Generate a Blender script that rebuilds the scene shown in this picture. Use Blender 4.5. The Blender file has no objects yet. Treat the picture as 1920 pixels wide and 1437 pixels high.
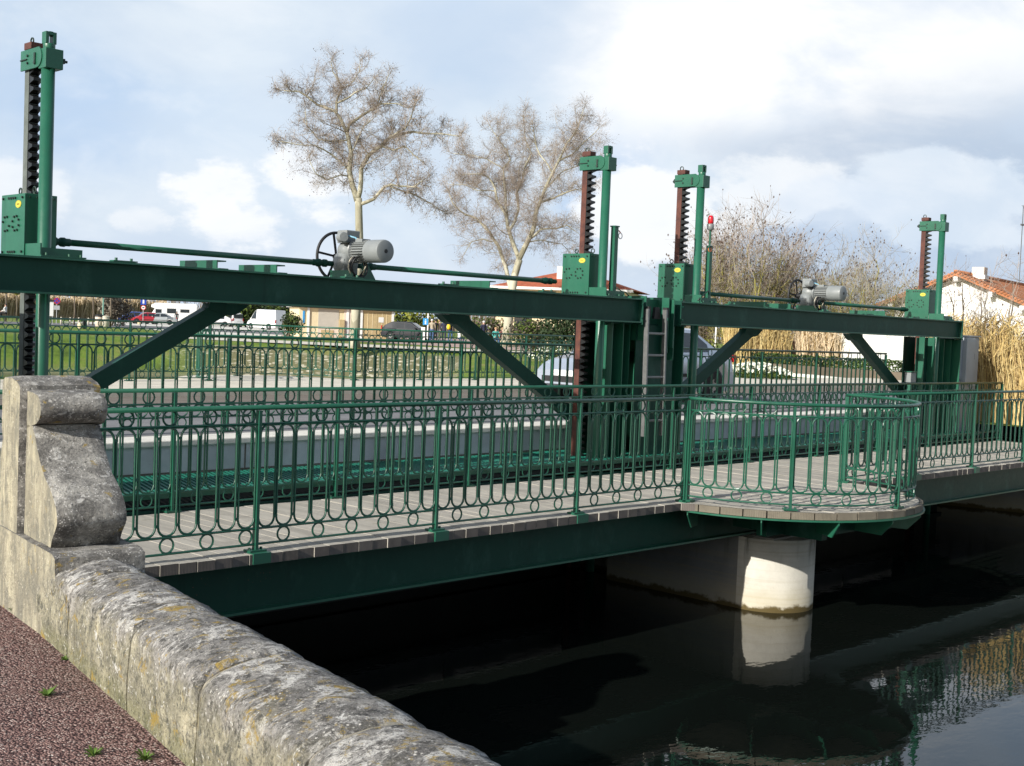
import bpy, math, random
from mathutils import Vector, Matrix, Euler, noise
import numpy as np
R = math.radians
scene = bpy.context.scene
COL = scene.collection

# ------------------------------------------------------------------ camera
CAM = (-5.1653, -7.5933, 1.696)
YAW, PITCH, ROLL, FPX = 0.7747, -0.04405, 0.03940, 2345.27
def cam_axes():
    f = Vector((math.cos(YAW)*math.cos(PITCH), math.sin(YAW)*math.cos(PITCH), math.sin(PITCH)))
    r = Vector((math.sin(YAW), -math.cos(YAW), 0)); u = r.cross(f)
    c, s = math.cos(ROLL), math.sin(ROLL)
    return f, c*r + s*u, -s*r + c*u
FWD, RGT, UPV = cam_axes()
cd = bpy.data.cameras.new('camera'); cam = bpy.data.objects.new('camera', cd); COL.objects.link(cam)
cam.matrix_world = Matrix(((RGT.x, UPV.x, -FWD.x, CAM[0]), (RGT.y, UPV.y, -FWD.y, CAM[1]), (RGT.z, UPV.z, -FWD.z, CAM[2]), (0, 0, 0, 1)))
cd.sensor_width = 36; cd.lens = 36*FPX/1920; cd.clip_start = 0.05; cd.clip_end = 3000
scene.camera = cam
def ground_point(u, v, z=0.4):
    """point of the flat land at height z seen at survey pixel (u, v) of the photograph"""
    d = FWD + RGT*((u-960)/FPX) - UPV*((v-718.5)/FPX)
    t = (z-CAM[2])/d.z
    return Vector((CAM[0]+d.x*t, CAM[1]+d.y*t, z))
def bearing_point(u, dist, z=0.4):
    """point of the land at a bearing and distance"""
    d = FWD + RGT*((u-960)/FPX); d.z = 0; d.normalize()
    return Vector((CAM[0]+d.x*dist, CAM[1]+d.y*dist, z))

# ------------------------------------------------------------------ sun, sky, exposure
SUN_AZ, SUN_EL = R(2.5), R(25)          # sun stands towards (-cos az, -sin az)
sun_dir = Vector((-math.cos(SUN_AZ)*math.cos(SUN_EL), -math.sin(SUN_AZ)*math.cos(SUN_EL), math.sin(SUN_EL)))
sl = bpy.data.lights.new('sun', 'SUN'); sl.energy = 4.9; sl.angle = R(0.5); sl.color = (1.0, 0.955, 0.88)
so = bpy.data.objects.new('sun', sl); COL.objects.link(so)
so.rotation_euler = (-sun_dir).to_track_quat('-Z', 'Y').to_euler()
so.location = (-20, -5, 20)
vs = scene.view_settings
scene.display_settings.display_device = 'sRGB'
vs.view_transform = 'Standard'; vs.look = 'None'; vs.gamma = 1.0; vs.exposure = 0.43; vs.use_curve_mapping = False

world = bpy.data.worlds.new('World'); scene.world = world; world.use_nodes = True
def build_sky():
    nt = world.node_tree; nt.nodes.clear(); L = nt.links.new
    def nd(t, **k):
        n = nt.nodes.new(t)
        for a, b in k.items(): setattr(n, a, b)
        return n
    def val(x, sock):
        if isinstance(x, (int, float)): sock.default_value = x
        elif isinstance(x, (tuple, list)): sock.default_value = x
        else: L(x, sock)
    def math_(op, a, b=0.0, c=0.0, clamp=False):
        n = nd('ShaderNodeMath', operation=op, use_clamp=clamp)
        val(a, n.inputs[0]); val(b, n.inputs[1]); val(c, n.inputs[2]); return n.outputs[0]
    def mix(f, a, b):
        n = nd('ShaderNodeMix', data_type='RGBA'); val(f, n.inputs[0]); val(a, n.inputs[6]); val(b, n.inputs[7]); return n.outputs[2]
    def sstep(x, lo, hi):
        n = nd('ShaderNodeMapRange', interpolation_type='SMOOTHSTEP'); val(x, n.inputs[0]); n.inputs[1].default_value = lo; n.inputs[2].default_value = hi
        return n.outputs[0]
    sky = nd('ShaderNodeTexSky', sky_type='NISHITA'); sky.sun_disc = False
    sky.sun_elevation = SUN_EL; sky.sun_rotation = math.atan2(-math.cos(SUN_AZ), -math.sin(SUN_AZ))
    sky.air_density = 1.0; sky.dust_density = 1.5; sky.ozone_density = 1.2
    tc = nd('ShaderNodeTexCoord'); D = tc.outputs['Generated']
    sep = nd('ShaderNodeSeparateXYZ'); L(D, sep.inputs[0])
    mp = nd('ShaderNodeMapping'); L(D, mp.inputs[0]); mp.inputs['Scale'].default_value = (1, 1, 1.9); mp.inputs['Location'].default_value = (0.35, 0.1, 0.2)
    n1 = nd('ShaderNodeTexNoise'); L(mp.outputs[0], n1.inputs['Vector']); n1.inputs['Scale'].default_value = 3.6; n1.inputs['Detail'].default_value = 9; n1.inputs['Roughness'].default_value = 0.55; n1.inputs['Distortion'].default_value = 0.25
    n2 = nd('ShaderNodeTexNoise'); L(mp.outputs[0], n2.inputs['Vector']); n2.inputs['Scale'].default_value = 9.0; n2.inputs['Detail'].default_value = 8; n2.inputs['Roughness'].default_value = 0.6
    nf = n1.outputs[0]; nf2 = n2.outputs[0]
    wob = math_('ADD', math_('MULTIPLY', math_('SUBTRACT', nf2, 0.5), 0.17), math_('MULTIPLY', math_('SUBTRACT', nf, 0.5), 0.10))
    def blob(d, r0, r1, flat=1.0):
        """soft patch of sky round direction d; flat > 1 squeezes it vertically"""
        d = Vector(d).normalized()
        s1 = nd('ShaderNodeVectorMath', operation='SUBTRACT'); L(D, s1.inputs[0]); s1.inputs[1].default_value = d
        s2 = nd('ShaderNodeVectorMath', operation='MULTIPLY'); L(s1.outputs[0], s2.inputs[0]); s2.inputs[1].default_value = (1, 1, flat)
        s3 = nd('ShaderNodeVectorMath', operation='LENGTH'); L(s2.outputs[0], s3.inputs[0])
        x = math_('ADD', s3.outputs['Value'], wob)
        return math_('SUBTRACT', 1.0, sstep(x, r0, r1))
    def pd(u, v): return FWD + RGT*((u-960)/FPX) - UPV*((v-718.5)/FPX)
    # thin veil of cloud over pale blue, heaped white cumulus, grey-blue undersides
    veil = sstep(nf, 0.34, 0.62)
    bg0 = nd('ShaderNodeMix', data_type='RGBA', blend_type='MULTIPLY'); bg0.inputs[0].default_value = 1.0; L(sky.outputs[0], bg0.inputs[6]); bg0.inputs[7].default_value = (0.10, 0.10, 0.10, 1)
    clear = mix(0.7, bg0.outputs[2], (0.46, 0.58, 0.735, 1))
    c = mix(veil, clear, (0.61, 0.685, 0.765, 1))
    low = math_('SUBTRACT', 1.0, sstep(math_('ADD', sep.outputs[2], wob), 0.01, 0.135))
    c = mix(math_('MULTIPLY', low, 0.75), c, (0.45, 0.535, 0.665, 1))
    for (u, v, r0, r1, fl, col, amt) in SKY_PATCHES:
        b = blob(pd(u, v), r0, r1, fl)
        c = mix(math_('MULTIPLY', b, amt), c, col)
    soft = nd('ShaderNodeTexNoise'); L(mp.outputs[0], soft.inputs['Vector']); soft.inputs['Scale'].default_value = 6.5; soft.inputs['Detail'].default_value = 6; soft.inputs['Roughness'].default_value = 0.55; soft.inputs['Distortion'].default_value = 0.6
    c = mix(math_('MULTIPLY', sstep(soft.outputs[0], 0.44, 0.66), 0.5), c, (0.50, 0.59, 0.71, 1))
    c = mix(math_('MULTIPLY', sstep(soft.outputs[0], 0.50, 0.34), 0.30), c, (0.80, 0.82, 0.84, 1))
    # above the picture the cover breaks up to blue
    zen = sstep(sep.outputs[2], 0.36, 0.75)
    c = mix(math_('MULTIPLY', zen, 0.8), c, mix(sstep(nf, 0.5, 0.72), bg0.outputs[2], (0.6, 0.65, 0.7, 1)))
    # unseen sky behind the camera, set clear blue to weaken fill on facing sides
    dt = nd('ShaderNodeVectorMath', operation='DOT_PRODUCT'); L(D, dt.inputs[0]); dt.inputs[1].default_value = (-FWD.x, -FWD.y, 0.15)
    c = mix(math_('MULTIPLY', sstep(math_('ADD', dt.outputs['Value'], wob), -0.15, 0.55), 0.85), c, mix(sstep(nf, 0.56, 0.70), bg0.outputs[2], (0.55, 0.6, 0.66, 1)))
    bg = nd('ShaderNodeBackground'); L(c, bg.inputs[0]); bg.inputs[1].default_value = 0.93
    out = nd('ShaderNodeOutputWorld'); L(bg.outputs[0], out.inputs[0])
W_ = (0.83, 0.84, 0.85, 1); WB = (0.75, 0.78, 0.81, 1); GR = (0.40, 0.485, 0.605, 1); BL = (0.385, 0.52, 0.715, 1); PG_ = (0.40, 0.495, 0.635, 1)
SKY_PATCHES = [
    (130, 200, 0.02, 0.15, 1.8, BL, 0.75),
    (420, 240, 0.02, 0.10, 2.2, (0.53, 0.63, 0.75, 1), 0.6),
    (700, 330, 0.05, 0.2, 1.6, (0.58, 0.67, 0.77, 1), 0.6),
    (1165, 330, 0.02, 0.08, 1.3, BL, 0.8), (900, 60, 0.02, 0.12, 2.0, BL, 0.45), (330, 60, 0.02, 0.09, 2.0, (0.66, 0.72, 0.78, 1), 0.7),
    (1640, 420, 0.05, 0.20, 2.0, PG_, 0.85),
    (1450, 90, 0.08, 0.22, 1.7, W_, 1.0),
    (1740, 130, 0.04, 0.15, 1.9, W_, 0.8),
    (1790, 290, 0.0, 0.17, 2.3, GR, 0.9),
    (1500, 285, 0.0, 0.15, 4.0, GR, 0.8),
    (420, 390, 0.045, 0.065, 1.5, W_, 0.85),
    (560, 350, 0.03, 0.05, 1.5, W_, 0.85),
    (250, 410, 0.03, 0.05, 2.2, WB, 0.7),
    (40, 360, 0.03, 0.055, 1.5, WB, 0.8),
    (1240, 400, 0.045, 0.065, 1.2, W_, 0.85),
    (1430, 355, 0.045, 0.07, 2.0, WB, 0.85),
    (1740, 365, 0.045, 0.065, 1.7, (0.60, 0.68, 0.77, 1), 0.8),
    (1560, 390, 0.03, 0.06, 2.2, (0.62, 0.69, 0.78, 1), 0.6),
]
build_sky()

# ------------------------------------------------------------------ tagging
ORG = {}
def tag(o, label=None, cat=None, group=None, kind=None):
    if label: o['label'] = label
    if cat: o['category'] = cat
    if group: o['group'] = group
    if kind: o['kind'] = kind
    return o
def thing(name, label, cat, loc=(0, 0, 0), group=None, rz=0.0):
    o = bpy.data.objects.new(name, None); COL.objects.link(o); o.empty_display_size = 0.1
    o.location = loc; o.rotation_euler = (0, 0, rz)
    ORG[o.name] = Vector(loc) if rz == 0 else Vector((0, 0, 0))
    return tag(o, label, cat, group)
def kids(o): return [c for c in bpy.data.objects if c.parent == o]
def copy_tree(o, loc=None, rz=None, label=None):
    tree = {}
    for c in bpy.data.objects:
        if c.parent: tree.setdefault(c.parent.name, []).append(c)
    def cp(x, par):
        c = x.copy(); COL.objects.link(c); c.parent = par
        for k in tree.get(x.name, []): cp(k, c)
        return c
    r = cp(o, None)
    if loc is not None: r.location = loc
    if rz is not None: r.rotation_euler = (0, 0, rz)
    if label: r['label'] = label
    return r

# ------------------------------------------------------------------ mesh builder
class MB:
    def __init__(s): s.v = []; s.f = []; s.m = []; s.mi = 0; s.sm = []; s.smooth = False
    def add(s, vs, fs):
        b = len(s.v); s.v.extend([tuple(p) for p in vs])
        for f in fs: s.f.append([i+b for i in f]); s.m.append(s.mi); s.sm.append(s.smooth)
        return s
    def box(s, x0, x1, y0, y1, z0, z1):
        if x0 > x1: x0, x1 = x1, x0
        if y0 > y1: y0, y1 = y1, y0
        if z0 > z1: z0, z1 = z1, z0
        return s.add([(x0,y0,z0),(x1,y0,z0),(x1,y1,z0),(x0,y1,z0),(x0,y0,z1),(x1,y0,z1),(x1,y1,z1),(x0,y1,z1)],
                     [(0,3,2,1),(4,5,6,7),(0,1,5,4),(1,2,6,5),(2,3,7,6),(3,0,4,7)])
    def obox(s, c, ax, ay, az, hx, hy, hz):
        c = Vector(c); ax, ay, az = Vector(ax)*hx, Vector(ay)*hy, Vector(az)*hz
        p = [c+i*ax+j*ay+k*az for k in (-1,1) for (i,j) in ((-1,-1),(1,-1),(1,1),(-1,1))]
        return s.add(p, [(0,3,2,1),(4,5,6,7),(0,1,5,4),(1,2,6,5),(2,3,7,6),(3,0,4,7)])
    def bar(s, p0, p1, w, h, up=(0,0,1)):
        p0, p1 = Vector(p0), Vector(p1); d = (p1-p0); l = d.length; d.normalize()
        sd = d.cross(Vector(up)); 
        if sd.length < 1e-4: sd = d.cross(Vector((0,1,0)))
        sd.normalize(); uu = sd.cross(d)
        return s.obox((p0+p1)/2, d, sd, uu, l/2, w/2, h/2)
    def tube(s, path, r, n=6, closed=False, caps=True, ry=None):
        P = [Vector(p) for p in path]; m = len(P); vs = []; fs = []
        rr = r if isinstance(r, (list, tuple)) else [r]*m
        ref = None
        for i, p in enumerate(P):
            a = P[i-1] if (i > 0 or closed) else P[i]; b = P[(i+1) % m] if (i < m-1 or closed) else P[i]
            t = (b-a); t.normalize()
            if ref is None:
                q = Vector((0,0,1)) if abs(t.z) < 0.9 else Vector((0,1,0))
                ref = (q - t*q.dot(t)).normalized()
            else:
                ref = (ref - t*ref.dot(t))
                if ref.length < 1e-6: ref = t.orthogonal()
                ref.normalize()
            o = t.cross(ref)
            for k in range(n):
                an = 2*math.pi*(k+0.5)/n
                vs.append(p + ref*(math.cos(an)*rr[i]) + o*(math.sin(an)*rr[i]))
        seg = m if closed else m-1
        for i in range(seg):
            j = (i+1) % m
            for k in range(n):
                l = (k+1) % n
                fs.append((i*n+k, i*n+l, j*n+l, j*n+k))
        if caps and not closed:
            fs.append(tuple(range(n-1, -1, -1))); fs.append(tuple((m-1)*n+k for k in range(n)))
        return s.add(vs, fs)
    def cyl(s, p0, p1, r, n=12, r1=None): return s.tube([p0, p1], [r, r if r1 is None else r1], n)
    def ring(s, c, ax, ay, R0, r, n=16, k=5):
        c, ax, ay = Vector(c), Vector(ax), Vector(ay)
        return s.tube([c+ax*(R0*math.cos(2*math.pi*i/n))+ay*(R0*math.sin(2*math.pi*i/n)) for i in range(n)], r, k, closed=True)
    def lathe(s, c, axis, prof, n=16):
        """prof: (radius, along) pairs"""
        c = Vector(c); ax = Vector(axis).normalized(); a = ax.orthogonal().normalized(); b = ax.cross(a); vs = []; fs = []
        for (r, h) in prof:
            for k in range(n):
                t = 2*math.pi*k/n; vs.append(c+ax*h+a*(r*math.cos(t))+b*(r*math.sin(t)))
        for i in range(len(prof)-1):
            for k in range(n):
                l = (k+1) % n; fs.append((i*n+k, i*n+l, (i+1)*n+l, (i+1)*n+k))
        fs.append(tuple(range(n-1, -1, -1))); fs.append(tuple((len(prof)-1)*n+k for k in range(n)))
        return s.add(vs, fs)
    def prism(s, pts, o, ax, ay, az, depth):
        """polygon pts in the (ax, ay) plane at o, extruded by depth along az"""
        o, ax, ay, az = Vector(o), Vector(ax), Vector(ay), Vector(az); n = len(pts)
        a = [o+ax*p[0]+ay*p[1] for p in pts]; b = [p+az*depth for p in a]
        fs = [tuple(range(n-1, -1, -1)), tuple(range(n, 2*n))]
        fs += [(i, (i+1) % n, n+(i+1) % n, n+i) for i in range(n)]
        return s.add(a+b, fs)
    def quad(s, a, b, c, d): return s.add([a, b, c, d], [(0,1,2,3)])
    def build(s, name, mats, parent=None, smooth=False, bevel=0, sharp=None):
        me = bpy.data.meshes.new(name)
        og = ORG.get(parent.name, Vector((0,0,0))) if parent else Vector((0,0,0))
        if og.length > 0: vv = [(p[0]-og.x, p[1]-og.y, p[2]-og.z) for p in s.v]
        else: vv = s.v
        me.from_pydata(vv, [], s.f)
        if not isinstance(mats, (list, tuple)): mats = [mats]
        for m in mats: me.materials.append(m)
        me.polygons.foreach_set('material_index', s.m)
        if smooth: me.polygons.foreach_set('use_smooth', [True]*len(s.f))
        else: me.polygons.foreach_set('use_smooth', s.sm)
        me.update()
        if smooth and sharp is not None: me.set_sharp_from_angle(angle=R(sharp))
        o = bpy.data.objects.new(name, me); COL.objects.link(o)
        if parent: o.parent = parent
        ORG[o.name] = og
        if bevel:
            b = o.modifiers.new('bevel', 'BEVEL'); b.width = bevel; b.segments = 2; b.limit_method = 'ANGLE'; b.angle_limit = R(40)
        return o

# ------------------------------------------------------------------ materials
class Mat:
    def __init__(s, name):
        s.m = bpy.data.materials.new(name); s.m.use_nodes = True; s.nt = s.m.node_tree; s.b = s.nt.nodes['Principled BSDF']; s.tc = s.nt.nodes.new('ShaderNodeTexCoord')
    def nd(s, t, **k):
        n = s.nt.nodes.new(t)
        for a, b in k.items(): setattr(n, a, b)
        return n
    def put(s, x, sock):
        if isinstance(x, bpy.types.NodeSocket): s.nt.links.new(x, sock)
        elif isinstance(x, (tuple, list)) and len(x) == 3 and sock.type == 'RGBA': sock.default_value = (*x, 1)
        else: sock.default_value = x
    def co(s, scale=(1,1,1), rot=(0,0,0), src='Object'):
        n = s.nd('ShaderNodeMapping'); s.put(s.tc.outputs[src], n.inputs[0]); n.inputs['Scale'].default_value = scale; n.inputs['Rotation'].default_value = rot; return n.outputs[0]
    def noise(s, scale, detail=4, rough=0.6, co=None, dist=0):
        n = s.nd('ShaderNodeTexNoise'); s.put(co if co is not None else s.co(), n.inputs['Vector']); n.inputs['Scale'].default_value = scale; n.inputs['Detail'].default_value = detail; n.inputs['Roughness'].default_value = rough; n.inputs['Distortion'].default_value = dist; return n.outputs[0]
    def vor(s, scale, co=None, feature='F1', out=0, rnd=1.0):
        n = s.nd('ShaderNodeTexVoronoi', feature=feature); s.put(co if co is not None else s.co(), n.inputs['Vector']); n.inputs['Scale'].default_value = scale; n.inputs['Randomness'].default_value = rnd; return n.outputs[out]
    def ramp(s, f, stops):
        n = s.nd('ShaderNodeValToRGB'); s.put(f, n.inputs[0]); e = n.color_ramp.elements
        while len(e) < len(stops): e.new(0.5)
        for i, (p, c) in enumerate(stops):
            e[i].position = p; e[i].color = (*c, 1) if len(c) == 3 else c
        return n.outputs[0]
    def step(s, f, lo, hi):
        n = s.nd('ShaderNodeMapRange', interpolation_type='SMOOTHSTEP'); s.put(f, n.inputs[0]); n.inputs[1].default_value = lo; n.inputs[2].default_value = hi; return n.outputs[0]
    def mix(s, f, a, b, mode='MIX'):
        n = s.nd('ShaderNodeMix', data_type='RGBA', blend_type=mode); s.put(f, n.inputs[0]); s.put(a, n.inputs[6]); s.put(b, n.inputs[7]); return n.outputs[2]
    def math(s, op, a, b=0.0, clamp=False):
        n = s.nd('ShaderNodeMath', operation=op, use_clamp=clamp); s.put(a, n.inputs[0]); s.put(b, n.inputs[1]); return n.outputs[0]
    def sep(s, src='Object'):
        n = s.nd('ShaderNodeSeparateXYZ'); s.put(s.tc.outputs[src], n.inputs[0]); return n.outputs
    def out(s, col=None, rough=0.6, metal=0.0, bump=None, bs=0.3, bd=0.01, spec=0.5, coat=0):
        if col is not None: s.put(col, s.b.inputs['Base Color'])
        s.put(rough, s.b.inputs['Roughness']); s.put(metal, s.b.inputs['Metallic']); s.b.inputs['Specular IOR Level'].default_value = spec
        if coat: s.b.inputs['Coat Weight'].default_value = coat
        if bump is not None:
            n = s.nd('ShaderNodeBump'); s.put(bump, n.inputs['Height']); n.inputs['Strength'].default_value = bs; n.inputs['Distance'].default_value = bd; s.nt.links.new(n.outputs[0], s.b.inputs['Normal'])
        return s.m
def var(c, k): return tuple(min(1, x*k) for x in c)
def simple(name, c, rough=0.6, amt=0.25, scale=6, metal=0.0, spec=0.5, bump=0.0, coat=0):
    M = Mat(name); n = M.noise(scale, 5)
    col = M.ramp(n, [(0.25, var(c, 1-amt)), (0.75, var(c, 1+amt))])
    return M.out(col, rough, metal, bump=(M.noise(scale*6, 3) if bump else None), bs=bump, spec=spec, coat=coat)
# ------------------------------------------------------------------ particular materials
GREEN = (0.0165, 0.108, 0.064)
def paint(name, c, rough=0.38, spec=0.5):
    M = Mat(name)
    n = M.noise(1.7, 6, 0.65); n2 = M.noise(22, 4)
    col = M.ramp(n, [(0.25, var(c, 0.78)), (0.6, c), (0.85, var(c, 1.22))])
    grime = M.step(M.noise(5, 8, 0.72), 0.60, 0.74)
    col = M.mix(M.math('MULTIPLY', grime, 0.4), col, (0.035, 0.05, 0.04))
    run = M.step(M.noise(7.0, 6, 0.7, M.co((1, 1, 0.10))), 0.57, 0.72)
    col = M.mix(M.math('MULTIPLY', run, 0.45), col, var(c, 0.45))
    fade = M.step(M.noise(2.6, 7, 0.7, M.co((1, 1, 0.6), (0.4, 0.8, 0.1))), 0.52, 0.7)
    col = M.mix(M.math('MULTIPLY', fade, 0.30), col, (0.05, 0.14, 0.105))
    chip = M.math('MULTIPLY', M.math('SUBTRACT', 1.0, M.step(M.vor(26), 0.10, 0.15)), M.step(M.noise(2.2, 5, 0.7), 0.58, 0.66))
    col = M.mix(M.math('MULTIPLY', chip, 0.8), col, (0.10, 0.055, 0.03))
    r = M.math('ADD', M.math('MULTIPLY', n2, 0.22), rough-0.11)
    return M.out(col, r, bump=M.noise(60, 3), bs=0.10, bd=0.003, spec=spec)
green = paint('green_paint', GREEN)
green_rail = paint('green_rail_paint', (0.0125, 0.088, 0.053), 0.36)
green_shade = paint('green_shade_paint', (0.0058, 0.052, 0.034), 0.5, 0.25)  # same green made darker: shade of the viewer-facing steel put into the colour
teal = paint('teal_grating_paint', (0.012, 0.150, 0.105), 0.5)
def m_rust():
    M = Mat('rusty_rack_steel'); n = M.noise(9, 6, 0.7); 
    c = M.ramp(n, [(0.3, (0.035, 0.012, 0.010)), (0.55, (0.095, 0.030, 0.020)), (0.8, (0.14, 0.055, 0.028))])
    return M.out(c, 0.75, 0.0, bump=M.noise(50, 4), bs=0.3, bd=0.004)
rust = m_rust()
grease = simple('black_greased_teeth', (0.010, 0.010, 0.010), 0.35, 0.4, 12)
steel = simple('bare_bolt_steel', (0.30, 0.31, 0.30), 0.4, 0.3, 20, metal=0.6)
dark_bolt = simple('dark_bolt', (0.012, 0.03, 0.022), 0.5, 0.3, 20)
motor_grey = simple('motor_grey_paint', (0.20, 0.215, 0.215), 0.42, 0.12, 9)
alu = simple('aluminium', (0.20, 0.205, 0.205), 0.42, 0.18, 14, metal=0.55)
black_rub = simple('black_rubber', (0.014, 0.014, 0.015), 0.6, 0.3, 20)
cable_pale = simple('pale_cable', (0.45, 0.42, 0.33), 0.5, 0.2, 15)
cable_blue = simple('blue_cable', (0.20, 0.42, 0.55), 0.5, 0.2, 15)
badge_y = simple('yellow_badge', (0.62, 0.52, 0.06), 0.45, 0.12, 30)
badge_ink = simple('badge_ink', (0.20, 0.15, 0.02), 0.5, 0.1, 30)
red_lens = simple('red_lamp_lens', (0.55, 0.012, 0.022), 0.2, 0.1, 12, coat=0.6)
orange_m = simple('orange_cord', (0.65, 0.16, 0.06), 0.5, 0.2, 20)
cab_grey = simple('cabinet_grey_paint', (0.36, 0.39, 0.42), 0.45, 0.1, 4)

def m_wood(name, base, dark):
    M = Mat(name)
    n = M.noise(1.0, 5, 0.6, M.co((9, 1.1, 9))); n3 = M.noise(3.2, 5, 0.65)
    w = M.nd('ShaderNodeTexWave', wave_type='BANDS', bands_direction='X'); M.put(M.co(), w.inputs['Vector']); w.inputs['Scale'].default_value = 28; w.inputs['Distortion'].default_value = 0.4
    col = M.ramp(n, [(0.2, var(base, 0.68)), (0.5, base), (0.85, var(base, 1.25))])
    col = M.mix(M.step(n3, 0.52, 0.75), col, var(base, 0.72))
    col = M.mix(M.math('MULTIPLY', M.step(M.noise(2.0, 6, 0.7, M.co((1.0, 1, 1))), 0.62, 0.72), 0.5), col, dark)
    wn = M.nd('ShaderNodeTexWhiteNoise', noise_dimensions='1D'); M.put(M.math('FLOOR', M.math('DIVIDE', M.math('ADD', M.sep()[0], 9.45), 0.142)), wn.inputs['W'])
    col = M.mix(M.math('MULTIPLY', wn.outputs['Value'], 0.38), col, var(base, 0.55))
    return M.out(col, 0.82, bump=w.outputs[0], bs=0.35, bd=0.004, spec=0.25)
plank = m_wood('weathered_deck_plank', (0.40, 0.375, 0.325), (0.13, 0.13, 0.075))
plank_end_shade = m_wood('shaded_plank_end', (0.15, 0.13, 0.115), (0.06, 0.06, 0.045))  # shade on the front plank ends is put into this darker colour
rim_wood = m_wood('weathered_rim_timber', (0.17, 0.15, 0.115), (0.045, 0.055, 0.03))

def m_lichen():
    M = Mat('lichen_stone')
    n = M.noise(5.5, 10, 0.7); fine = M.noise(48, 6, 0.7)
    col = M.ramp(n, [(0.32, (0.065, 0.062, 0.058)), (0.45, (0.165, 0.158, 0.146)), (0.56, (0.31, 0.298, 0.272)), (0.69, (0.50, 0.478, 0.43))])
    col = M.mix(M.step(fine, 0.5, 0.72), col, (0.055, 0.053, 0.05))
    pale = M.step(M.noise(15, 7, 0.66, dist=0.4), 0.585, 0.66)
    col = M.mix(M.math('MULTIPLY', pale, 0.9), col, (0.54, 0.525, 0.49))
    sp = M.math('SUBTRACT', 1.0, M.step(M.vor(58), 0.17, 0.27))
    sp = M.math('MULTIPLY', sp, M.step(M.noise(11, 4), 0.38, 0.55))
    col = M.mix(sp, col, (0.62, 0.60, 0.57))
    grain = M.noise(90, 5, 0.75)
    col = M.mix(M.math('MULTIPLY', M.step(grain, 0.55, 0.66), 0.5), col, (0.46, 0.44, 0.40))
    col = M.mix(M.math('MULTIPLY', M.step(grain, 0.45, 0.36), 0.6), col, (0.05, 0.048, 0.045))
    oc = M.step(M.noise(8.5, 7, 0.7, M.co((1, 1, 1), (0.4, 0.2, 0.9)), 0.5), 0.61, 0.66)
    col = M.mix(M.math('MULTIPLY', oc, 0.85), col, (0.30, 0.215, 0.055))
    return M.out(col, 0.92, bump=M.math('ADD', M.noise(30, 9, 0.75), M.math('MULTIPLY', n, 0.8)), bs=0.9, bd=0.02, spec=0.2)
lichen = m_lichen()
def m_beige():
    M = Mat('beige_limestone')
    st = M.noise(5.5, 8, 0.72, M.co((1.8, 1.8, 0.4))); n = M.noise(14, 9, 0.75); f = M.noise(55, 5, 0.7)
    col = M.ramp(st, [(0.28, (0.17, 0.16, 0.125)), (0.43, (0.31, 0.285, 0.215)), (0.56, (0.44, 0.405, 0.30)), (0.72, (0.54, 0.485, 0.34))])
    col = M.mix(M.math('MULTIPLY', M.step(n, 0.5, 0.64), 0.8), col, (0.21, 0.20, 0.16))
    gy = M.step(M.noise(4.2, 9, 0.72, M.co((1.3, 1.3, 0.5), (0, 0, 1))), 0.47, 0.60)
    col = M.mix(M.math('MULTIPLY', gy, 0.75), col, (0.185, 0.18, 0.15))
    col = M.mix(M.math('MULTIPLY', M.step(f, 0.55, 0.7), 0.5), col, (0.10, 0.095, 0.075))
    sp = M.math('MULTIPLY', M.math('SUBTRACT', 1.0, M.step(M.vor(55, M.co((1, 1, .6))), 0.12, 0.22)), M.step(M.noise(9, 3), 0.46, 0.58))
    col = M.mix(sp, col, (0.60, 0.56, 0.46))
    oc = M.step(M.noise(9, 8, 0.72, M.co((1, 1, 0.6), (0.5, 0.3, 0.4)), 0.4), 0.62, 0.67)
    col = M.mix(M.math('MULTIPLY', oc, 0.7), col, (0.38, 0.27, 0.07))
    return M.out(col, 0.92, bump=M.math('ADD', M.math('ADD', n, st), f), bs=0.9, bd=0.018, spec=0.2)
mortar = simple('pale_mortar', (0.27, 0.25, 0.20), 0.95, 0.35, 14, spec=0.15, bump=0.6)
beige = m_beige()
def m_wallside():
    M = Mat('mossy_limestone')
    st = M.noise(4.0, 8, 0.7, M.co((1.6, 1.6, 0.8))); n = M.noise(22, 9, 0.75)
    col = M.ramp(st, [(0.25, (0.15, 0.145, 0.115)), (0.45, (0.25, 0.24, 0.175)), (0.65, (0.36, 0.335, 0.24)), (0.82, (0.45, 0.40, 0.27))])
    col = M.mix(M.step(n, 0.52, 0.68), col, (0.12, 0.12, 0.095))
    z = M.sep()[2]
    foot = M.math('MULTIPLY', M.step(M.math('ADD', z, M.math('MULTIPLY', M.noise(5, 5), 0.16)), 0.17, 0.09), 0.9)
    col = M.mix(foot, col, (0.23, 0.23, 0.07))
    sp = M.math('MULTIPLY', M.math('SUBTRACT', 1.0, M.step(M.vor(40, M.co((1, 1, 0.6))), 0.1, 0.2)), M.step(M.noise(9, 3), 0.48, 0.6))
    col = M.mix(sp, col, (0.52, 0.50, 0.43))
    oc = M.step(M.noise(11, 7, 0.7, M.co((1, 1, 0.7), (0.8, 0.2, 0.4)), 0.4), 0.63, 0.68)
    col = M.mix(M.math('MULTIPLY', oc, 0.7), col, (0.34, 0.24, 0.06))
    return M.out(col, 0.95, bump=M.math('ADD', M.noise(9, 6, 0.7), n), bs=1.0, bd=0.022, spec=0.15)
mossy = m_wallside()
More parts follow.
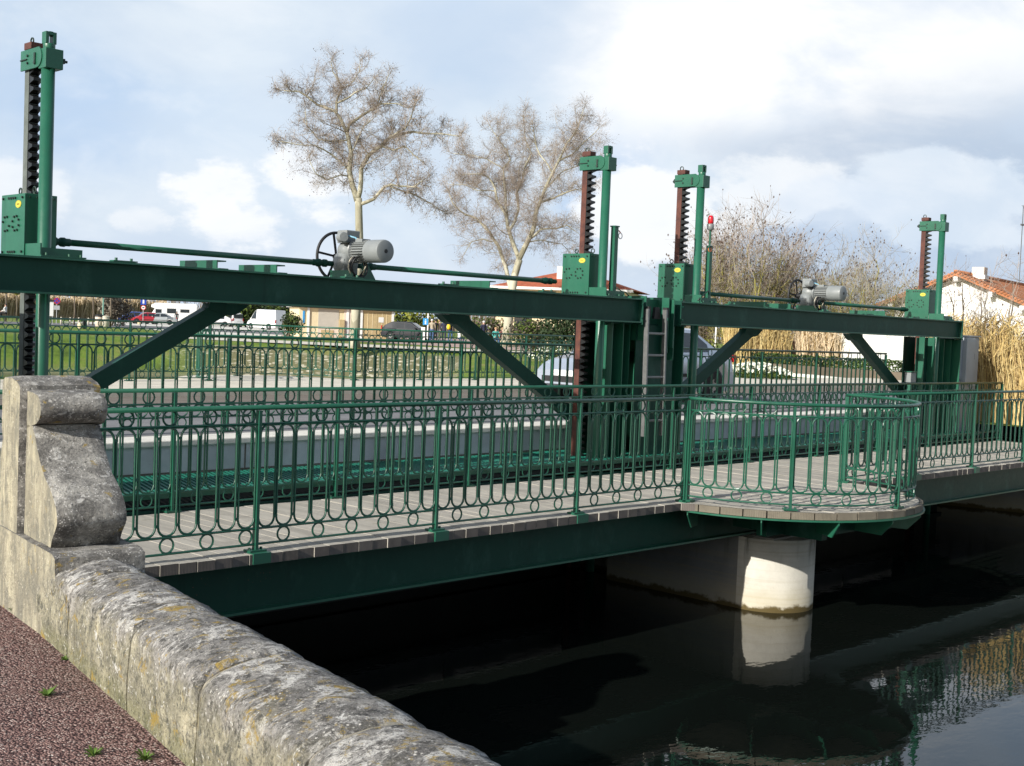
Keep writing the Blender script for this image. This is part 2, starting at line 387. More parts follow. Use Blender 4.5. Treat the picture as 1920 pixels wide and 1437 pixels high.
def m_parapet():
    M = Mat('parapet_stone')
    n = M.noise(5.5, 10, 0.72); fine = M.noise(52, 6, 0.72); mid = M.noise(17, 8, 0.72)
    top = M.ramp(n, [(0.32, (0.08, 0.077, 0.073)), (0.44, (0.165, 0.158, 0.15)), (0.55, (0.28, 0.27, 0.255)), (0.66, (0.42, 0.40, 0.365))])
    top = M.mix(M.step(mid, 0.48, 0.62), top, (0.075, 0.073, 0.07))
    pale = M.step(M.noise(6.0, 10, 0.76, M.co((1, 1.6, 1), (0, 0, .2)), 0.5), 0.525, 0.585)
    top = M.mix(M.math('MULTIPLY', pale, 0.9), top, (0.56, 0.545, 0.515))
    oc2 = M.step(M.noise(13, 9, 0.76, M.co((1, 1, 1), (0.9, 0.1, 0.4)), 0.5), 0.575, 0.61)
    top = M.mix(M.math('MULTIPLY', oc2, 0.8), top, (0.34, 0.25, 0.075))
    st = M.noise(6.5, 9, 0.75, M.co((1.2, 1.2, 0.7)))
    side = M.ramp(st, [(0.30, (0.12, 0.115, 0.088)), (0.43, (0.235, 0.222, 0.165)), (0.55, (0.37, 0.345, 0.25)), (0.68, (0.55, 0.50, 0.36))])
    side = M.mix(M.step(mid, 0.5, 0.62), side, (0.13, 0.128, 0.10))
    sx = M.sep()
    zz = M.math('ADD', sx[2], M.math('MULTIPLY', M.math('SUBTRACT', n, 0.5), 0.42))
    foot = M.math('MULTIPLY', M.step(M.math('ADD', sx[2], M.math('MULTIPLY', M.math('SUBTRACT', M.noise(5, 6), 0.5), 0.25)), 0.12, 0.02), 0.8)
    side = M.mix(M.math('MULTIPLY', foot, 0.6), side, (0.17, 0.17, 0.07))
    col = M.mix(M.step(zz, 0.22, 0.38), side, top)
    col = M.mix(M.math('MULTIPLY', M.step(fine, 0.50, 0.64), 0.65), col, (0.06, 0.058, 0.052))
    grain = M.noise(95, 5, 0.75)
    col = M.mix(M.math('MULTIPLY', M.step(grain, 0.55, 0.66), 0.55), col, (0.50, 0.48, 0.44))
    col = M.mix(M.math('MULTIPLY', M.step(grain, 0.45, 0.36), 0.6), col, (0.05, 0.048, 0.045))
    sp = M.math('MULTIPLY', M.math('SUBTRACT', 1.0, M.step(M.vor(42, M.co((1, 1, .8))), 0.13, 0.24)), M.step(M.noise(7, 4), 0.45, 0.58))
    col = M.mix(sp, col, (0.60, 0.58, 0.53))
    oc = M.step(M.noise(7.5, 9, 0.75, M.co((1, 1, 1), (0.4, 0.2, 0.9)), 0.6), 0.575, 0.625)
    col = M.mix(M.math('MULTIPLY', oc, 0.85), col, (0.33, 0.235, 0.06))
    big = M.step(M.noise(10, 9, 0.78, M.co((1, 1, 1.4), (.2, .5, .1)), 0.9), 0.60, 0.635)
    col = M.mix(M.math('MULTIPLY', big, 0.85), col, (0.64, 0.63, 0.60))
    return M.out(col, 0.95, bump=M.math('ADD', M.math('ADD', mid, M.math('MULTIPLY', fine, 0.5)), n), bs=1.0, bd=0.022, spec=0.15)
parapet_m = m_parapet()

def m_concrete(name, c, stain=None, rough=0.85):
    M = Mat(name); n = M.noise(2.2, 8, 0.65); f = M.noise(40, 5, 0.7)
    col = M.ramp(n, [(0.25, var(c, 0.74)), (0.55, c), (0.82, var(c, 1.16))])
    col = M.mix(M.math('MULTIPLY', M.step(f, 0.55, 0.7), 0.3), col, var(c, 0.62))
    if stain is not None:
        z = M.math('ADD', M.sep()[2], M.math('MULTIPLY', M.math('SUBTRACT', M.noise(4.5, 8, 0.7), 0.3), 0.22))
        drip = M.math('MULTIPLY', M.step(M.noise(6.0, 7, 0.7, M.co((1, 1, 0.12))), 0.50, 0.66), M.step(z, stain+0.42, stain+0.80))
        col = M.mix(M.math('MULTIPLY', drip, 0.75), col, (0.12, 0.12, 0.10))
        ln = M.noise(1.0, 4, 0.5, M.co((0.4, 0.4, 24)))
        col = M.mix(M.math('MULTIPLY', M.step(ln, 0.5, 0.7), 0.35), col, (0.30, 0.25, 0.15))
        col = M.mix(M.math('MULTIPLY', M.step(z, stain+0.42, stain+0.16), 0.4), col, (0.42, 0.36, 0.22))
        col = M.mix(M.step(z, stain+0.125, stain+0.08), col, (0.085, 0.062, 0.022))
    return M.out(col, rough, bump=M.math('ADD', f, n), bs=0.3, bd=0.008, spec=0.25)
WATER = -1.27
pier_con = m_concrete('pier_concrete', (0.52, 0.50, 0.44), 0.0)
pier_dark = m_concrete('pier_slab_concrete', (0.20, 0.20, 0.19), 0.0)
quay_con = m_concrete('quay_concrete', (0.24, 0.24, 0.225), WATER)
wall_con = m_concrete('grey_kerb_concrete', (0.60, 0.605, 0.62))
cream_con = m_concrete('cream_pavement', (0.62, 0.575, 0.48))
white_con = m_concrete('white_kerb_stone', (0.70, 0.68, 0.62))
asphalt = m_concrete('asphalt', (0.16, 0.16, 0.165), rough=0.9)
pave_grey = m_concrete('grey_pavement', (0.20, 0.20, 0.205), rough=0.9)
gutter = m_concrete('brown_gutter', (0.17, 0.145, 0.12), rough=0.9)

def m_gravel():
    M = Mat('red_gravel'); v = M.vor(92, out=1); d = M.vor(92); n = M.noise(1.1, 5)
    h = M.nd('ShaderNodeSeparateColor'); M.put(v, h.inputs[0])
    col = M.ramp(h.outputs[0], [(0.0, (0.13, 0.078, 0.072)), (0.4, (0.225, 0.135, 0.12)), (0.75, (0.31, 0.195, 0.17)), (0.97, (0.46, 0.37, 0.33))])
    col = M.mix(M.step(d, 0.45, 0.8), col, (0.05, 0.03, 0.03))
    col = M.mix(M.math('MULTIPLY', M.step(n, 0.5, 0.7), 0.28), col, (0.13, 0.10, 0.075))
    wsp = M.math('SUBTRACT', 1.0, M.step(M.vor(7), 0.03, 0.045))
    col = M.mix(wsp, col, (0.55, 0.5, 0.45))
    return M.out(col, 0.95, bump=M.math('SUBTRACT', 1.0, d), bs=1.0, bd=0.012, spec=0.15)
gravel = m_gravel()
def m_water():
    M = Mat('dark_water')
    a = M.noise(3.2, 3, 0.5, M.co((1, 1.6, 1), (0, 0, 0.5))); b = M.noise(0.9, 2, 0.5); c = M.noise(11, 2, 0.5, M.co((1, 2.0, 1), (0, 0, 0.8)))
    h = M.math('ADD', M.math('ADD', a, M.math('MULTIPLY', b, 1.2)), M.math('MULTIPLY', c, 0.22))
    m = M.out((0.0045, 0.006, 0.005), 0.015, bump=h, bs=0.05, bd=0.028, spec=0.5)
    M.b.inputs['IOR'].default_value = 1.34
    return m
water_m = m_water()
def m_grass(name, a, b, c):
    M = Mat(name); n = M.noise(0.35, 6, 0.65); f = M.noise(7, 6, 0.75)
    col = M.ramp(n, [(0.3, a), (0.55, b), (0.75, c)])
    col = M.mix(M.math('MULTIPLY', M.step(f, 0.45, 0.7), 0.5), col, var(a, 0.7))
    return M.out(col, 0.95, bump=f, bs=0.8, bd=0.08, spec=0.15)
grass_far = m_grass('lawn', (0.075, 0.115, 0.02), (0.13, 0.175, 0.032), (0.19, 0.20, 0.06))
def m_terrain():
    """lawn, greener foot of the bank, stone riprap on the upper bank east of the bend"""
    M = Mat('canal_bank'); s = M.sep()
    n = M.noise(0.22, 9, 0.72); f = M.noise(3, 8, 0.8)
    g = M.ramp(n, [(0.32, (0.055, 0.095, 0.018)), (0.48, (0.135, 0.21, 0.03)), (0.60, (0.20, 0.21, 0.065)), (0.75, (0.27, 0.235, 0.12))])
    g = M.mix(M.math('MULTIPLY', M.step(f, 0.5, 0.7), 0.45), g, (0.05, 0.075, 0.018))
    vd = M.vor(2.9, out=1); hh = M.nd('ShaderNodeSeparateColor'); M.put(vd, hh.inputs[0])
    stones = M.ramp(hh.outputs[0], [(0.0, (0.26, 0.24, 0.15)), (0.5, (0.40, 0.37, 0.27)), (0.95, (0.60, 0.56, 0.43))])
    stones = M.mix(M.step(M.vor(2.9), 0.30, 0.5), stones, (0.17, 0.165, 0.085))
    east = M.step(M.math('SUBTRACT', M.math('MULTIPLY', s[0], 1.0), M.math('MULTIPLY', s[1], 0.52)), 1.0, 6.0)
    nearb = M.step(s[1], 92, 84)
    hz = M.math('ADD', s[2], M.math('MULTIPLY', M.noise(0.22, 5), 1.1))
    band = M.math('MULTIPLY', M.step(hz, -0.72, -0.45), M.step(hz, 0.75, 0.55))
    col = M.mix(M.math('MULTIPLY', M.math('MULTIPLY', band, east), nearb), g, stones)
    mud = M.step(s[2], -0.9, -1.25)
    col = M.mix(M.math('MULTIPLY', mud, 0.7), col, (0.20, 0.185, 0.13))
    return M.out(col, 0.95, bump=f, bs=0.8, bd=0.1, spec=0.15)
terrain_m = m_terrain()
pink_pave = m_concrete('pink_paving', (0.42, 0.31, 0.265))
lot_m = m_concrete('pale_car_park_gravel', (0.62, 0.60, 0.54))
def m_tile(name, c):
    M = Mat(name); n = M.noise(3, 5)
    w = M.nd('ShaderNodeTexWave', wave_type='BANDS', bands_direction='X'); M.put(M.co(), w.inputs['Vector']); w.inputs['Scale'].default_value = 1.4
    col = M.ramp(n, [(0.3, var(c, 0.7)), (0.7, var(c, 1.25))])
    col = M.mix(M.math('MULTIPLY', M.step(w.outputs[0], 0.5, 0.1), 0.35), col, var(c, 0.5))
    return M.out(col, 0.85, bump=w.outputs[0], bs=0.6, bd=0.05, spec=0.2)
tile_m = m_tile('terracotta_tile', (0.46, 0.185, 0.085))
tile_red = m_tile('red_roof_tile', (0.40, 0.115, 0.06))
white_wall = simple('white_render', (0.74, 0.74, 0.72), 0.9, 0.06, 2)
cream_wall = simple('cream_render', (0.66, 0.56, 0.36), 0.9, 0.07, 2)
pinkish_wall = simple('pale_pink_render', (0.62, 0.52, 0.44), 0.9, 0.07, 2)
tan_door = simple('tan_painted_doors', (0.44, 0.34, 0.18), 0.7, 0.1, 3)
shutter_m = simple('beige_roller_shutter', (0.46, 0.43, 0.37), 0.7, 0.06, 3)
glass = simple('dark_window_glass', (0.025, 0.032, 0.038), 0.08, 0.3, 2)
white_pl = simple('white_plastic', (0.72, 0.72, 0.70), 0.4, 0.05, 4)
blue_sign = simple('blue_sign_paint', (0.012, 0.05, 0.36), 0.4, 0.08, 8)
lblue_sign = simple('light_blue_sign_paint', (0.03, 0.28, 0.62), 0.4, 0.08, 8)
red_sign = simple('red_sign_paint', (0.45, 0.02, 0.02), 0.4, 0.08, 8)
grey_back = simple('grey_sign_back', (0.38, 0.39, 0.40), 0.5, 0.1, 8)
post_green = simple('pale_green_post_paint', (0.12, 0.26, 0.20), 0.45, 0.1, 6)
def car_paint(name, c, metal=0.0): return simple(name, c, 0.28, 0.06, 2, metal=metal, coat=0.8)
silver_p = car_paint('silver_blue_car_paint', (0.40, 0.45, 0.53), 0.35)
silver2_p = car_paint('pale_silver_car_paint', (0.42, 0.44, 0.44), 0.3)
blue_p = car_paint('blue_car_paint', (0.03, 0.07, 0.30))
red_p = car_paint('red_car_paint', (0.42, 0.02, 0.03))
white_p = car_paint('white_car_paint', (0.72, 0.72, 0.72))
dark_p = simple('charcoal_car_paint', (0.012, 0.014, 0.02), 0.5, 0.06, 2, spec=0.25)
lamp_red = simple('red_tail_lamp', (0.42, 0.012, 0.012), 0.2, 0.1, 8, coat=0.6)
lamp_clear = simple('clear_headlamp', (0.6, 0.62, 0.64), 0.12, 0.1, 8, coat=0.8)
tyre = simple('tyre_rubber', (0.018, 0.018, 0.019), 0.8, 0.3, 8)
rim_m = simple('alloy_rim', (0.42, 0.43, 0.44), 0.35, 0.1, 8, metal=0.7)
def m_bark():
    M = Mat('plane_tree_bark'); n = M.noise(1.3, 6, 0.65, M.co((1, 1, 0.5))); v = M.vor(1.6, M.co((1, 1, 0.5)), out=1)
    h = M.nd('ShaderNodeSeparateColor'); M.put(v, h.inputs[0])
    col = M.ramp(h.outputs[0], [(0.0, (0.20, 0.185, 0.13)), (0.5, (0.37, 0.35, 0.26)), (0.9, (0.50, 0.48, 0.38))])
    col = M.mix(M.step(n, 0.5, 0.7), col, (0.19, 0.17, 0.115))
    return M.out(col, 0.9, bump=n, bs=0.5, bd=0.03, spec=0.2)
bark = m_bark()
twig_m = simple('twig_bark', (0.30, 0.25, 0.21), 0.9, 0.35, 0.6)
twig_pale = simple('pale_twig_bark', (0.29, 0.255, 0.20), 0.9, 0.35, 0.5)
seed_m = simple('brown_seed_cluster', (0.085, 0.055, 0.042), 0.9, 0.35, 1)
yel_twig = simple('lichen_yellow_twig', (0.25, 0.225, 0.055), 0.9, 0.5, 0.8)
brown_twig = simple('brown_twig', (0.125, 0.10, 0.072), 0.9, 0.4, 0.8)
red_twig = simple('red_twig', (0.17, 0.075, 0.06), 0.9, 0.4, 0.8)
def leafm(name, c, amt=0.55): return simple(name, c, 0.7, amt, 1.3, spec=0.3)
leaf_dark = leafm('dark_evergreen_leaf', (0.022, 0.040, 0.013))
leaf_mid = leafm('mid_green_leaf', (0.060, 0.090, 0.014))
leaf_yel = leafm('yellow_green_leaf', (0.17, 0.18, 0.02))
leaf_weed = leafm('weed_leaf', (0.085, 0.15, 0.022))
leaf_hedge = leafm('hedge_leaf', (0.05, 0.085, 0.016))
petal = simple('white_petal', (0.72, 0.74, 0.62), 0.7, 0.1, 3)
reed_d = simple('brown_reed', (0.27, 0.18, 0.075), 0.85, 0.3, 1.2)
reed_l = simple('pale_reed', (0.58, 0.46, 0.22), 0.85, 0.25, 1.2)
reed_m = simple('golden_reed', (0.46, 0.335, 0.13), 0.85, 0.35, 1.2)
reed_tan = simple('tan_reed', (0.60, 0.48, 0.32), 0.9, 0.3, 0.6)
skin_m = simple('skin', (0.50, 0.30, 0.22), 0.55, 0.08, 8)
# ------------------------------------------------------------------ water, land, roads
L_, W_R, H_R = 1.751, 1.922, 1.05
def sheet(name, pts, z, mat, kind='structure', thick=0):
    m = MB()
    P = [(p[0], p[1], z) for p in pts]
    m.add(P, [tuple(range(len(P)))])
    o = m.build(name, mat)
    # faces must look up
    if o.data.polygons[0].normal.z < 0: o.data.flip_normals()
    return tag(o, kind=kind)
sheet('canal_water', [(-60, -70), (90, -70), (90, 110), (-60, 110)], WATER, water_m)
WD = Vector((-0.2, -1.0, 0)).normalized()          # run of the parapet, away from the pillar
WN = Vector((-WD.y, WD.x, 0))                      # towards the water
if WN.x < 0: WN = -WN
def wl(t, n=0.0, z=0.0):                           # along the wall's path-side face
    p = Vector((-2.02, -0.35, 0)) + WD*t + WN*n; return Vector((p.x, p.y, z))
# near bank: red gravel path beside the parapet, and the land behind it
a, b = wl(-0.2), wl(14)
sheet('gravel_path', [(a.x+.1, 0.9), (a.x+.06, a.y), (b.x+.06, b.y), (-9, -16), (-9, 0.9)], 0.0, gravel)
sheet('left_bank_ground', [(-2.1, 14), (-1.9, -0.3), (b.x+.2, b.y), (b.x-1, -60), (-260, -60), (-260, 40), (-30, 14)], -0.012, grass_far)
QR = Vector((-0.22, 1.0, 0)).normalized()
def qr(y): return 17.05 - 0.22*(y-2.78)
sheet('right_bank_ground', [(qr(13.1), 13.1), (qr(-40), -40), (260, -40), (260, 13.1)], 0.28, grass_far)

# far terrain: pool basin beyond the bridge with a curved grassy bank
def smooth(x): x = max(0, min(1, x)); return x*x*(3-2*x)
def far_h(x, y):
    dx, dy = x-CAM[0], y-CAM[1]; r = math.hypot(dx, dy); az = math.degrees(math.atan2(dy, dx))
    rt = 68.5 + 1.6*math.sin(az*0.23) + (2.5 if az < 47 else 0)*smooth((47-az)/6)
    fr = smooth((rt-r)/11.0)
    # right shore of the pool: from the bridge end out to the bend
    ax, ay, bx, by = 15.0, 13.1, 34.0, 32.5
    nx, ny = -(by-ay), (bx-ax); nl = math.hypot(nx, ny); sd = ((x-ax)*nx+(y-ay)*ny)/nl
    fl = smooth(sd/4.5)
    ls = smooth((x+2.2-0.10*(y-13))/3.0) if False else 1.0
    k = min(fr, fl)*ls
    return 0.38 - 2.1*k
def far_terrain():
    xs = list(np.concatenate([np.linspace(-260, -62, 12), np.arange(-60, 80, 1.6), np.linspace(82, 420, 24)]))
    ys = list(np.concatenate([[13.1, 13.6], np.arange(14.5, 92, 1.5), np.linspace(94, 560, 26)]))
    m = MB(); nx = len(xs)
    vs = [(x, y, far_h(x, y) + (0.05*noise.noise(Vector((x*.35, y*.35, 0))) if y > 14 and far_h(x, y) < 0.3 else 0)) for y in ys for x in xs]
    fs = [(j*nx+i, j*nx+i+1, (j+1)*nx+i+1, (j+1)*nx+i) for j in range(len(ys)-1) for i in range(nx-1)]
    m.add(vs, fs); o = m.build('canal_bank_terrain', terrain_m, smooth=True); tag(o, kind='structure')
far_terrain()
g = ground_point
def gsheet(name, pix, z, mat): return sheet(name, [tuple(g(u, v, z))[:2] for u, v in pix], z, mat)
gsheet('car_park', [(110, 603.5), (300, 605), (520, 615), (660, 623), (780, 630), (700, 639), (480, 632), (330, 623), (215, 612)], 0.392, lot_m)
gsheet('promenade', [(545, 622), (700, 629), (960, 640), (1130, 652), (1130, 664), (900, 654), (700, 642), (520, 634)], 0.398, pink_pave)
gsheet('towpath', [(-200, 615), (0, 618.5), (110, 621), (240, 625), (470, 636), (640, 644), (1000, 660), (1000, 664), (640, 649), (470, 641), (240, 629.5), (0, 622.5), (-200, 618)], 0.396, cream_con)
gsheet('far_lane', [(-200, 597.5), (0, 603), (150, 607), (320, 613), (520, 622), (640, 630), (640, 633), (510, 627), (320, 618), (160, 612), (0, 608), (-200, 602)], 0.400, asphalt)
# road over the bridge and its approaches
RD = [(-80, 14.6)]
def strip(name, y0, y1, z, mat, x0=-60, x1=120): return sheet(name, [(x0, y0), (x1, y0), (x1, y1), (x0, y1)], z, mat)
strip('near_pavement', 3.74, 6.0, 0.43, pave_grey)
strip('road_carriageway', 6.02, 9.85, 0.41, asphalt)
strip('road_gutter', 8.55, 9.84, 0.414, gutter)
def kerbs():
    m = MB(); m.box(-60, 120, 9.84, 13.1, 0.0, 0.50); tag(m.build('far_pavement', cream_con), kind='structure')
    m = MB(); m.box(-60, 120, 5.9, 6.03, 0.2, 0.445); tag(m.build('near_kerb', wall_con), kind='structure')
kerbs()
# bridge deck slab carrying the road over the water
def road_bridge():
    t = thing('road_bridge', 'grey concrete road bridge slab with pale coping behind the green walkway', 'bridge', (7.5, 8, 0))
    m = MB(); m.box(-3.2, 18.5, 3.32, 13.05, -0.35, 0.405); 
    m.build('slab', wall_con, t)
    m = MB(); m.box(-3.2, 18.5, 3.28, 3.74, 0.405, 0.468); m.build('coping', white_con, t, bevel=0.012)
    m = MB()
    for x in (-0.9, 2.1, 5.0, 8.8, 11.6, 14.4): m.box(x-0.006, x+0.006, 3.313, 3.32, -0.2, 0.40)
    m.box(-3.2, 18.5, 3.311, 3.32, 0.135, 0.15); m.build('joint_line', gutter, t)
    m = MB()
    for y in (4.4, 7.2, 10.0, 12.4): m.box(-2.5, 18, y, y+0.5, -0.95, -0.35)
    m.build('bearer_beam', quay_con, t)
road_bridge()
# quay walls of the two banks
def quays():
    t = thing('left_quay_wall', 'dark quay wall below the stone parapet on the left bank', 'quay wall', (-1.8, 0, 0))
    m = MB(); a, b = wl(-0.5, 0.42), wl(16, 0.42)
    m.add([(a.x, a.y, -3), (b.x, b.y, -3), (b.x, b.y, 0.0), (a.x, a.y, 0.0), (a.x-.3, a.y, -3), (b.x-.3, b.y, -3), (b.x-.3, b.y, 0), (a.x-.3, a.y, 0)],
          [(0,1,2,3), (5,4,7,6), (3,2,6,7), (0,3,7,4), (1,5,6,2), (0,4,5,1)])
    m.box(-2.3, -1.72, a.y+0.002, 13.05, -3, -0.10); m.build('quay_face', quay_con, t)
    t = thing('right_quay_wall', 'pale grey quay wall under the far right end of the walkway', 'quay wall', (17.2, 2, 0))
    m = MB()
    m.add([(qr(-30), -30, -3), (qr(13.05), 13.05, -3), (qr(13.05), 13.05, -0.1), (qr(-30), -30, -0.1), (qr(-30)+3, -30, -3), (qr(13.05)+3, 13.05, -3), (qr(13.05)+3, 13.05, -0.1), (qr(-30)+3, -30, -0.1)],
          [(1,0,3,2), (4,5,6,7), (2,3,7,6), (0,4,7,3), (1,2,6,5), (0,1,5,4)])
    m.build('quay_face', quay_con, t)
    m = MB(); m.add([(qr(-30)-.05, -30, -0.1), (qr(13)-.05, 13, -0.1), (qr(13)+.5, 13, -0.1), (qr(-30)+.5, -30, -0.1), (qr(-30)-.05, -30, .3), (qr(13)-.05, 13, .3), (qr(13)+.5, 13, .3), (qr(-30)+.5, -30, .3)],
          [(0,3,2,1), (4,5,6,7), (0,1,5,4), (1,2,6,5), (2,3,7,6), (3,0,4,7)])
    # coping only clear of the walkway deck
    mm = MB()
    for (y0, y1) in ((-30, -0.25), (3.3, 12.9)):
        mm.add([(qr(y0)-.05, y0, -0.098), (qr(y1)-.05, y1, -0.098), (qr(y1)+.5, y1, -0.098), (qr(y0)+.5, y0, -0.098), (qr(y0)-.05, y0, .29), (qr(y1)-.05, y1, .29), (qr(y1)+.5, y1, .29), (qr(y0)+.5, y0, .29)],
          [(0,3,2,1), (4,5,6,7), (0,1,5,4), (1,2,6,5), (2,3,7,6), (3,0,4,7)])
    mm.build('coping', wall_con, t)
quays()
# central pier with rounded nose
def pier():
    t = thing('bridge_pier', 'pale concrete bridge pier with round nose standing in the dark water under the balcony', 'pier', (6.83, 0.02, WATER))
    m = MB(); n = 24; r = 0.50; pts = []
    for i in range(n+1):
        a = math.pi + math.pi*i/n; pts.append((6.83+r*math.cos(a), 0.02+r*math.sin(a)))
    pts += [(7.33, 0.10), (6.33, 0.10)]
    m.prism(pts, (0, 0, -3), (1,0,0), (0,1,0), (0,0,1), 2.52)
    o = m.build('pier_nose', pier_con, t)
    for p in o.data.polygons:
        if p.center.y < 0.02 and abs(p.normal.z) < 0.5: p.use_smooth = True
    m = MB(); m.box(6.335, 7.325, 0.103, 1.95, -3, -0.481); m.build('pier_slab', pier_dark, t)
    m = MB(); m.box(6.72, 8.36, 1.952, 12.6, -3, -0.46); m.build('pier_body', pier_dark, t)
    m = MB(); m.box(6.4, 7.26, -0.3, 1.9, -0.478, -0.458); m.build('bearing_pad', quay_con, t)
pier()
def sluice_gates():
    for k, (xa, xb, lb) in enumerate(((-1.7, 6.70, 'dark steel sluice gate closing the left opening under the walkway'), (8.38, 16.9, 'dark steel sluice gate closing the right opening under the walkway'))):
        t = thing('sluice_gate', lb, 'sluice gate', ((xa+xb)/2, 2.9, WATER), 'sluice gates under the bridge')
        m = MB(); m.box(xa, xb, 2.86, 2.89, -3, -0.46); m.build('gate_leaf', dark_steel, t)
        for z in (-1.15, -0.62): m = MB(); m.box(xa, xb, 2.772, 2.858, z, z+0.07); m.build('gate_rib', dark_steel, t)
dark_steel = simple('wet_dark_steel', (0.022, 0.026, 0.022), 0.6, 0.4, 3)
sluice_gates()

# ------------------------------------------------------------------ parapet and pillar
def parapet():
    t = thing('stone_parapet', 'low lichen covered stone parapet with rounded top beside the red gravel path', 'wall', tuple(wl(0)))
    # cross-section (n across, z up): path face, rounded shoulder, crown, water side
    base = [(0.0, -0.05), (0.0, 0.06), (-0.004, 0.14), (0.0, 0.22), (0.004, 0.28)]
    top = [(0.006, 0.32), (0.016, 0.345), (0.036, 0.364), (0.075, 0.383), (0.13, 0.402), (0.20, 0.417), (0.28, 0.418), (0.345, 0.402), (0.395, 0.372), (0.42, 0.33), (0.43, 0.26)]
    back = [(0.44, 0.15), (0.44, -0.1)]
    prof = base + top + back
    cuts = [0.62, 1.52, 2.48, 3.30, 4.22, 5.1, 6.2, 7.5]
    rnd = random.Random(4)
    for ci in range(len(cuts)-1):
        t0, t1 = cuts[ci]+0.008, cuts[ci+1]-0.008
        m = MB(); k = 40; np_ = len(prof); vs = []
        lift = rnd.uniform(-.006, .006)
        for i in range(k+1):
            s = i/k; tt = t0+(t1-t0)*s
            e = min(s, 1-s)*(t1-t0); sh = max(0, 1-e/0.05)**2*0.014
            for j, (n_, z_) in enumerate(prof):
                w = 0.011*noise.noise(Vector((tt*5, n_*6, z_*6+3)))+0.007*noise.noise(Vector((tt*19, n_*19, z_*19)))
                cn, cz = 0.2, 0.2
                wk = 1+0.05*(tt-0.62); p = wl(tt, n_*wk-0.012+w*(n_-cn)*3 - sh*(n_-cn)*2, z_+w+ (lift if z_ > 0.3 else 0)-sh*(1 if z_ > 0.3 else 0))
                vs.append(p)
        fs = []; mi = []
        for i in range(k):
            for j in range(np_-1):
                fs.append((i*np_+j, i*np_+j+1, (i+1)*np_+j+1, (i+1)*np_+j)); mi.append(0 if (1 <= j <= np_-3) else 1)
        m.add(vs, fs); m.m = mi
        m.add([vs[j] for j in range(np_)], [tuple(range(np_-1, -1, -1))]); m.add([vs[k*np_+j] for j in range(np_)], [tuple(range(np_))]); m.m[-2:] = [1, 1]
        m.build('coping_stone', [parapet_m, parapet_m], t, smooth=True, sharp=60)
        m = MB(); tj = cuts[ci+1]; wk = 1+0.05*(tj-0.62); k2 = 3; vs = []
        for i in range(k2+1):
            for (n_, z_) in prof:
                e = 0.006*noise.noise(Vector((n_*23, z_*23, tj*7+i)))
                p = wl(tj-0.016+0.032*i/k2+0.012*noise.noise(Vector((n_*9, z_*9, tj))), (n_-0.215)*wk*0.93+0.215*wk-0.012+e, z_-0.020+e); vs.append(p)
        fs = [(i*np_+j, i*np_+j+1, (i+1)*np_+j+1, (i+1)*np_+j) for i in range(k2) for j in range(np_-1)]; m.add(vs, fs); m.build('mortar_joint', mortar, t, smooth=True)
parapet()
def pillar():
    """scrolled end pillar: s runs away along the left face, n across"""
    D = Vector((0.151, 0.988, 0)).normalized(); N = Vector((0.988, -0.151, 0)).normalized(); B = Vector((-2.183, -1.329, 0))
    t = thing('stone_pillar', 'weathered stone end pillar with scrolled front standing where parapet meets railing', 'pillar', (-2.1, -0.9, 0))
    def fill(m, prof, n0, n1, k=8, side=1, face=0):
        vs = []; P = len(prof)
        for i in range(k+1):
            nn = n0+(n1-n0)*i/k
            e = min(i, k-i)/k*(n1-n0); sh = 0.010*max(0, 1-e/0.03)**2
            for (s, z) in prof:
                q = B+D*s+N*nn; w = 0.009*noise.noise(Vector((s*8, z*8, nn*8)))+0.005*noise.noise(Vector((s*25, z*25, nn*25)))
                vs.append((q.x+D.x*(w+sh), q.y+D.y*(w+sh), z+w*0.6-(sh if z > 0.6 else 0)))
        fs = [(i*P+j, (i+1)*P+j, (i+1)*P+(j+1) % P, i*P+(j+1) % P) for i in range(k) for j in range(P)]
        m.mi = face; m.add(vs, fs); m.mi = side
        m.add(vs[:P], [tuple(range(P))]); m.add(vs[k*P:], [tuple(range(P-1, -1, -1))])
    def dense(prof, d=0.03):
        o = []
        for i in range(len(prof)):
            a, b = prof[i], prof[(i+1) % len(prof)]; n = max(1, int(math.hypot(a[0]-b[0], a[1]-b[1])/d))
            for q in range(n): o.append((a[0]+(b[0]-a[0])*q/n, a[1]+(b[1]-a[1])*q/n))
        return o
    roll = [(0.452, 1.05), (0.452, 1.252), (0.35, 1.25), (0.26, 1.243), (0.218, 1.215), (0.197, 1.182), (0.200, 1.145), (0.222, 1.112), (0.27, 1.085), (0.312, 1.074)]
    m = MB(); fill(m, dense(roll), 0, 0.36); m.build('scroll_roll', [lichen, beige], t, smooth=True, sharp=45)
    body = [(0.452, 0.45), (0.452, 1.068), (0.325, 1.066), (0.322, 1.045), (0.285, 1.018), (0.252, 0.962), (0.194, 0.897), (0.117, 0.827), (-0.004, 0.763), (-0.065, 0.718), (-0.105, 0.678), (-0.126, 0.64), (-0.127, 0.605), (-0.112, 0.57), (-0.085, 0.54), (-0.055, 0.50), (-0.03, 0.452)]
    m = MB(); fill(m, dense(body), 0, 0.365); m.build('scroll_body', [lichen, beige], t, smooth=True, sharp=62)
    rear = [(0.47, 0.45), (0.47, 1.275), (0.52, 1.298), (0.64, 1.318), (0.77, 1.312), (0.815, 1.285), (0.815, 1.02), (0.79, 0.96), (0.83, 0.85), (0.835, 0.45)]
    m = MB(); fill(m, dense(rear, 0.05), -0.035, 0.41); m.build('rear_block', [lichen, beige], t, smooth=True, sharp=45)
    pl = [(1.0, -0.05), (1.0, 0.435), (0.93, 0.45), (-0.20, 0.45), (-0.245, 0.435), (-0.255, 0.40), (-0.255, -0.05)]
    m = MB(); fill(m, dense(pl, 0.06), -0.045, 0.425); m.build('plinth', [lichen, beige], t, smooth=True, sharp=45)
pillar()
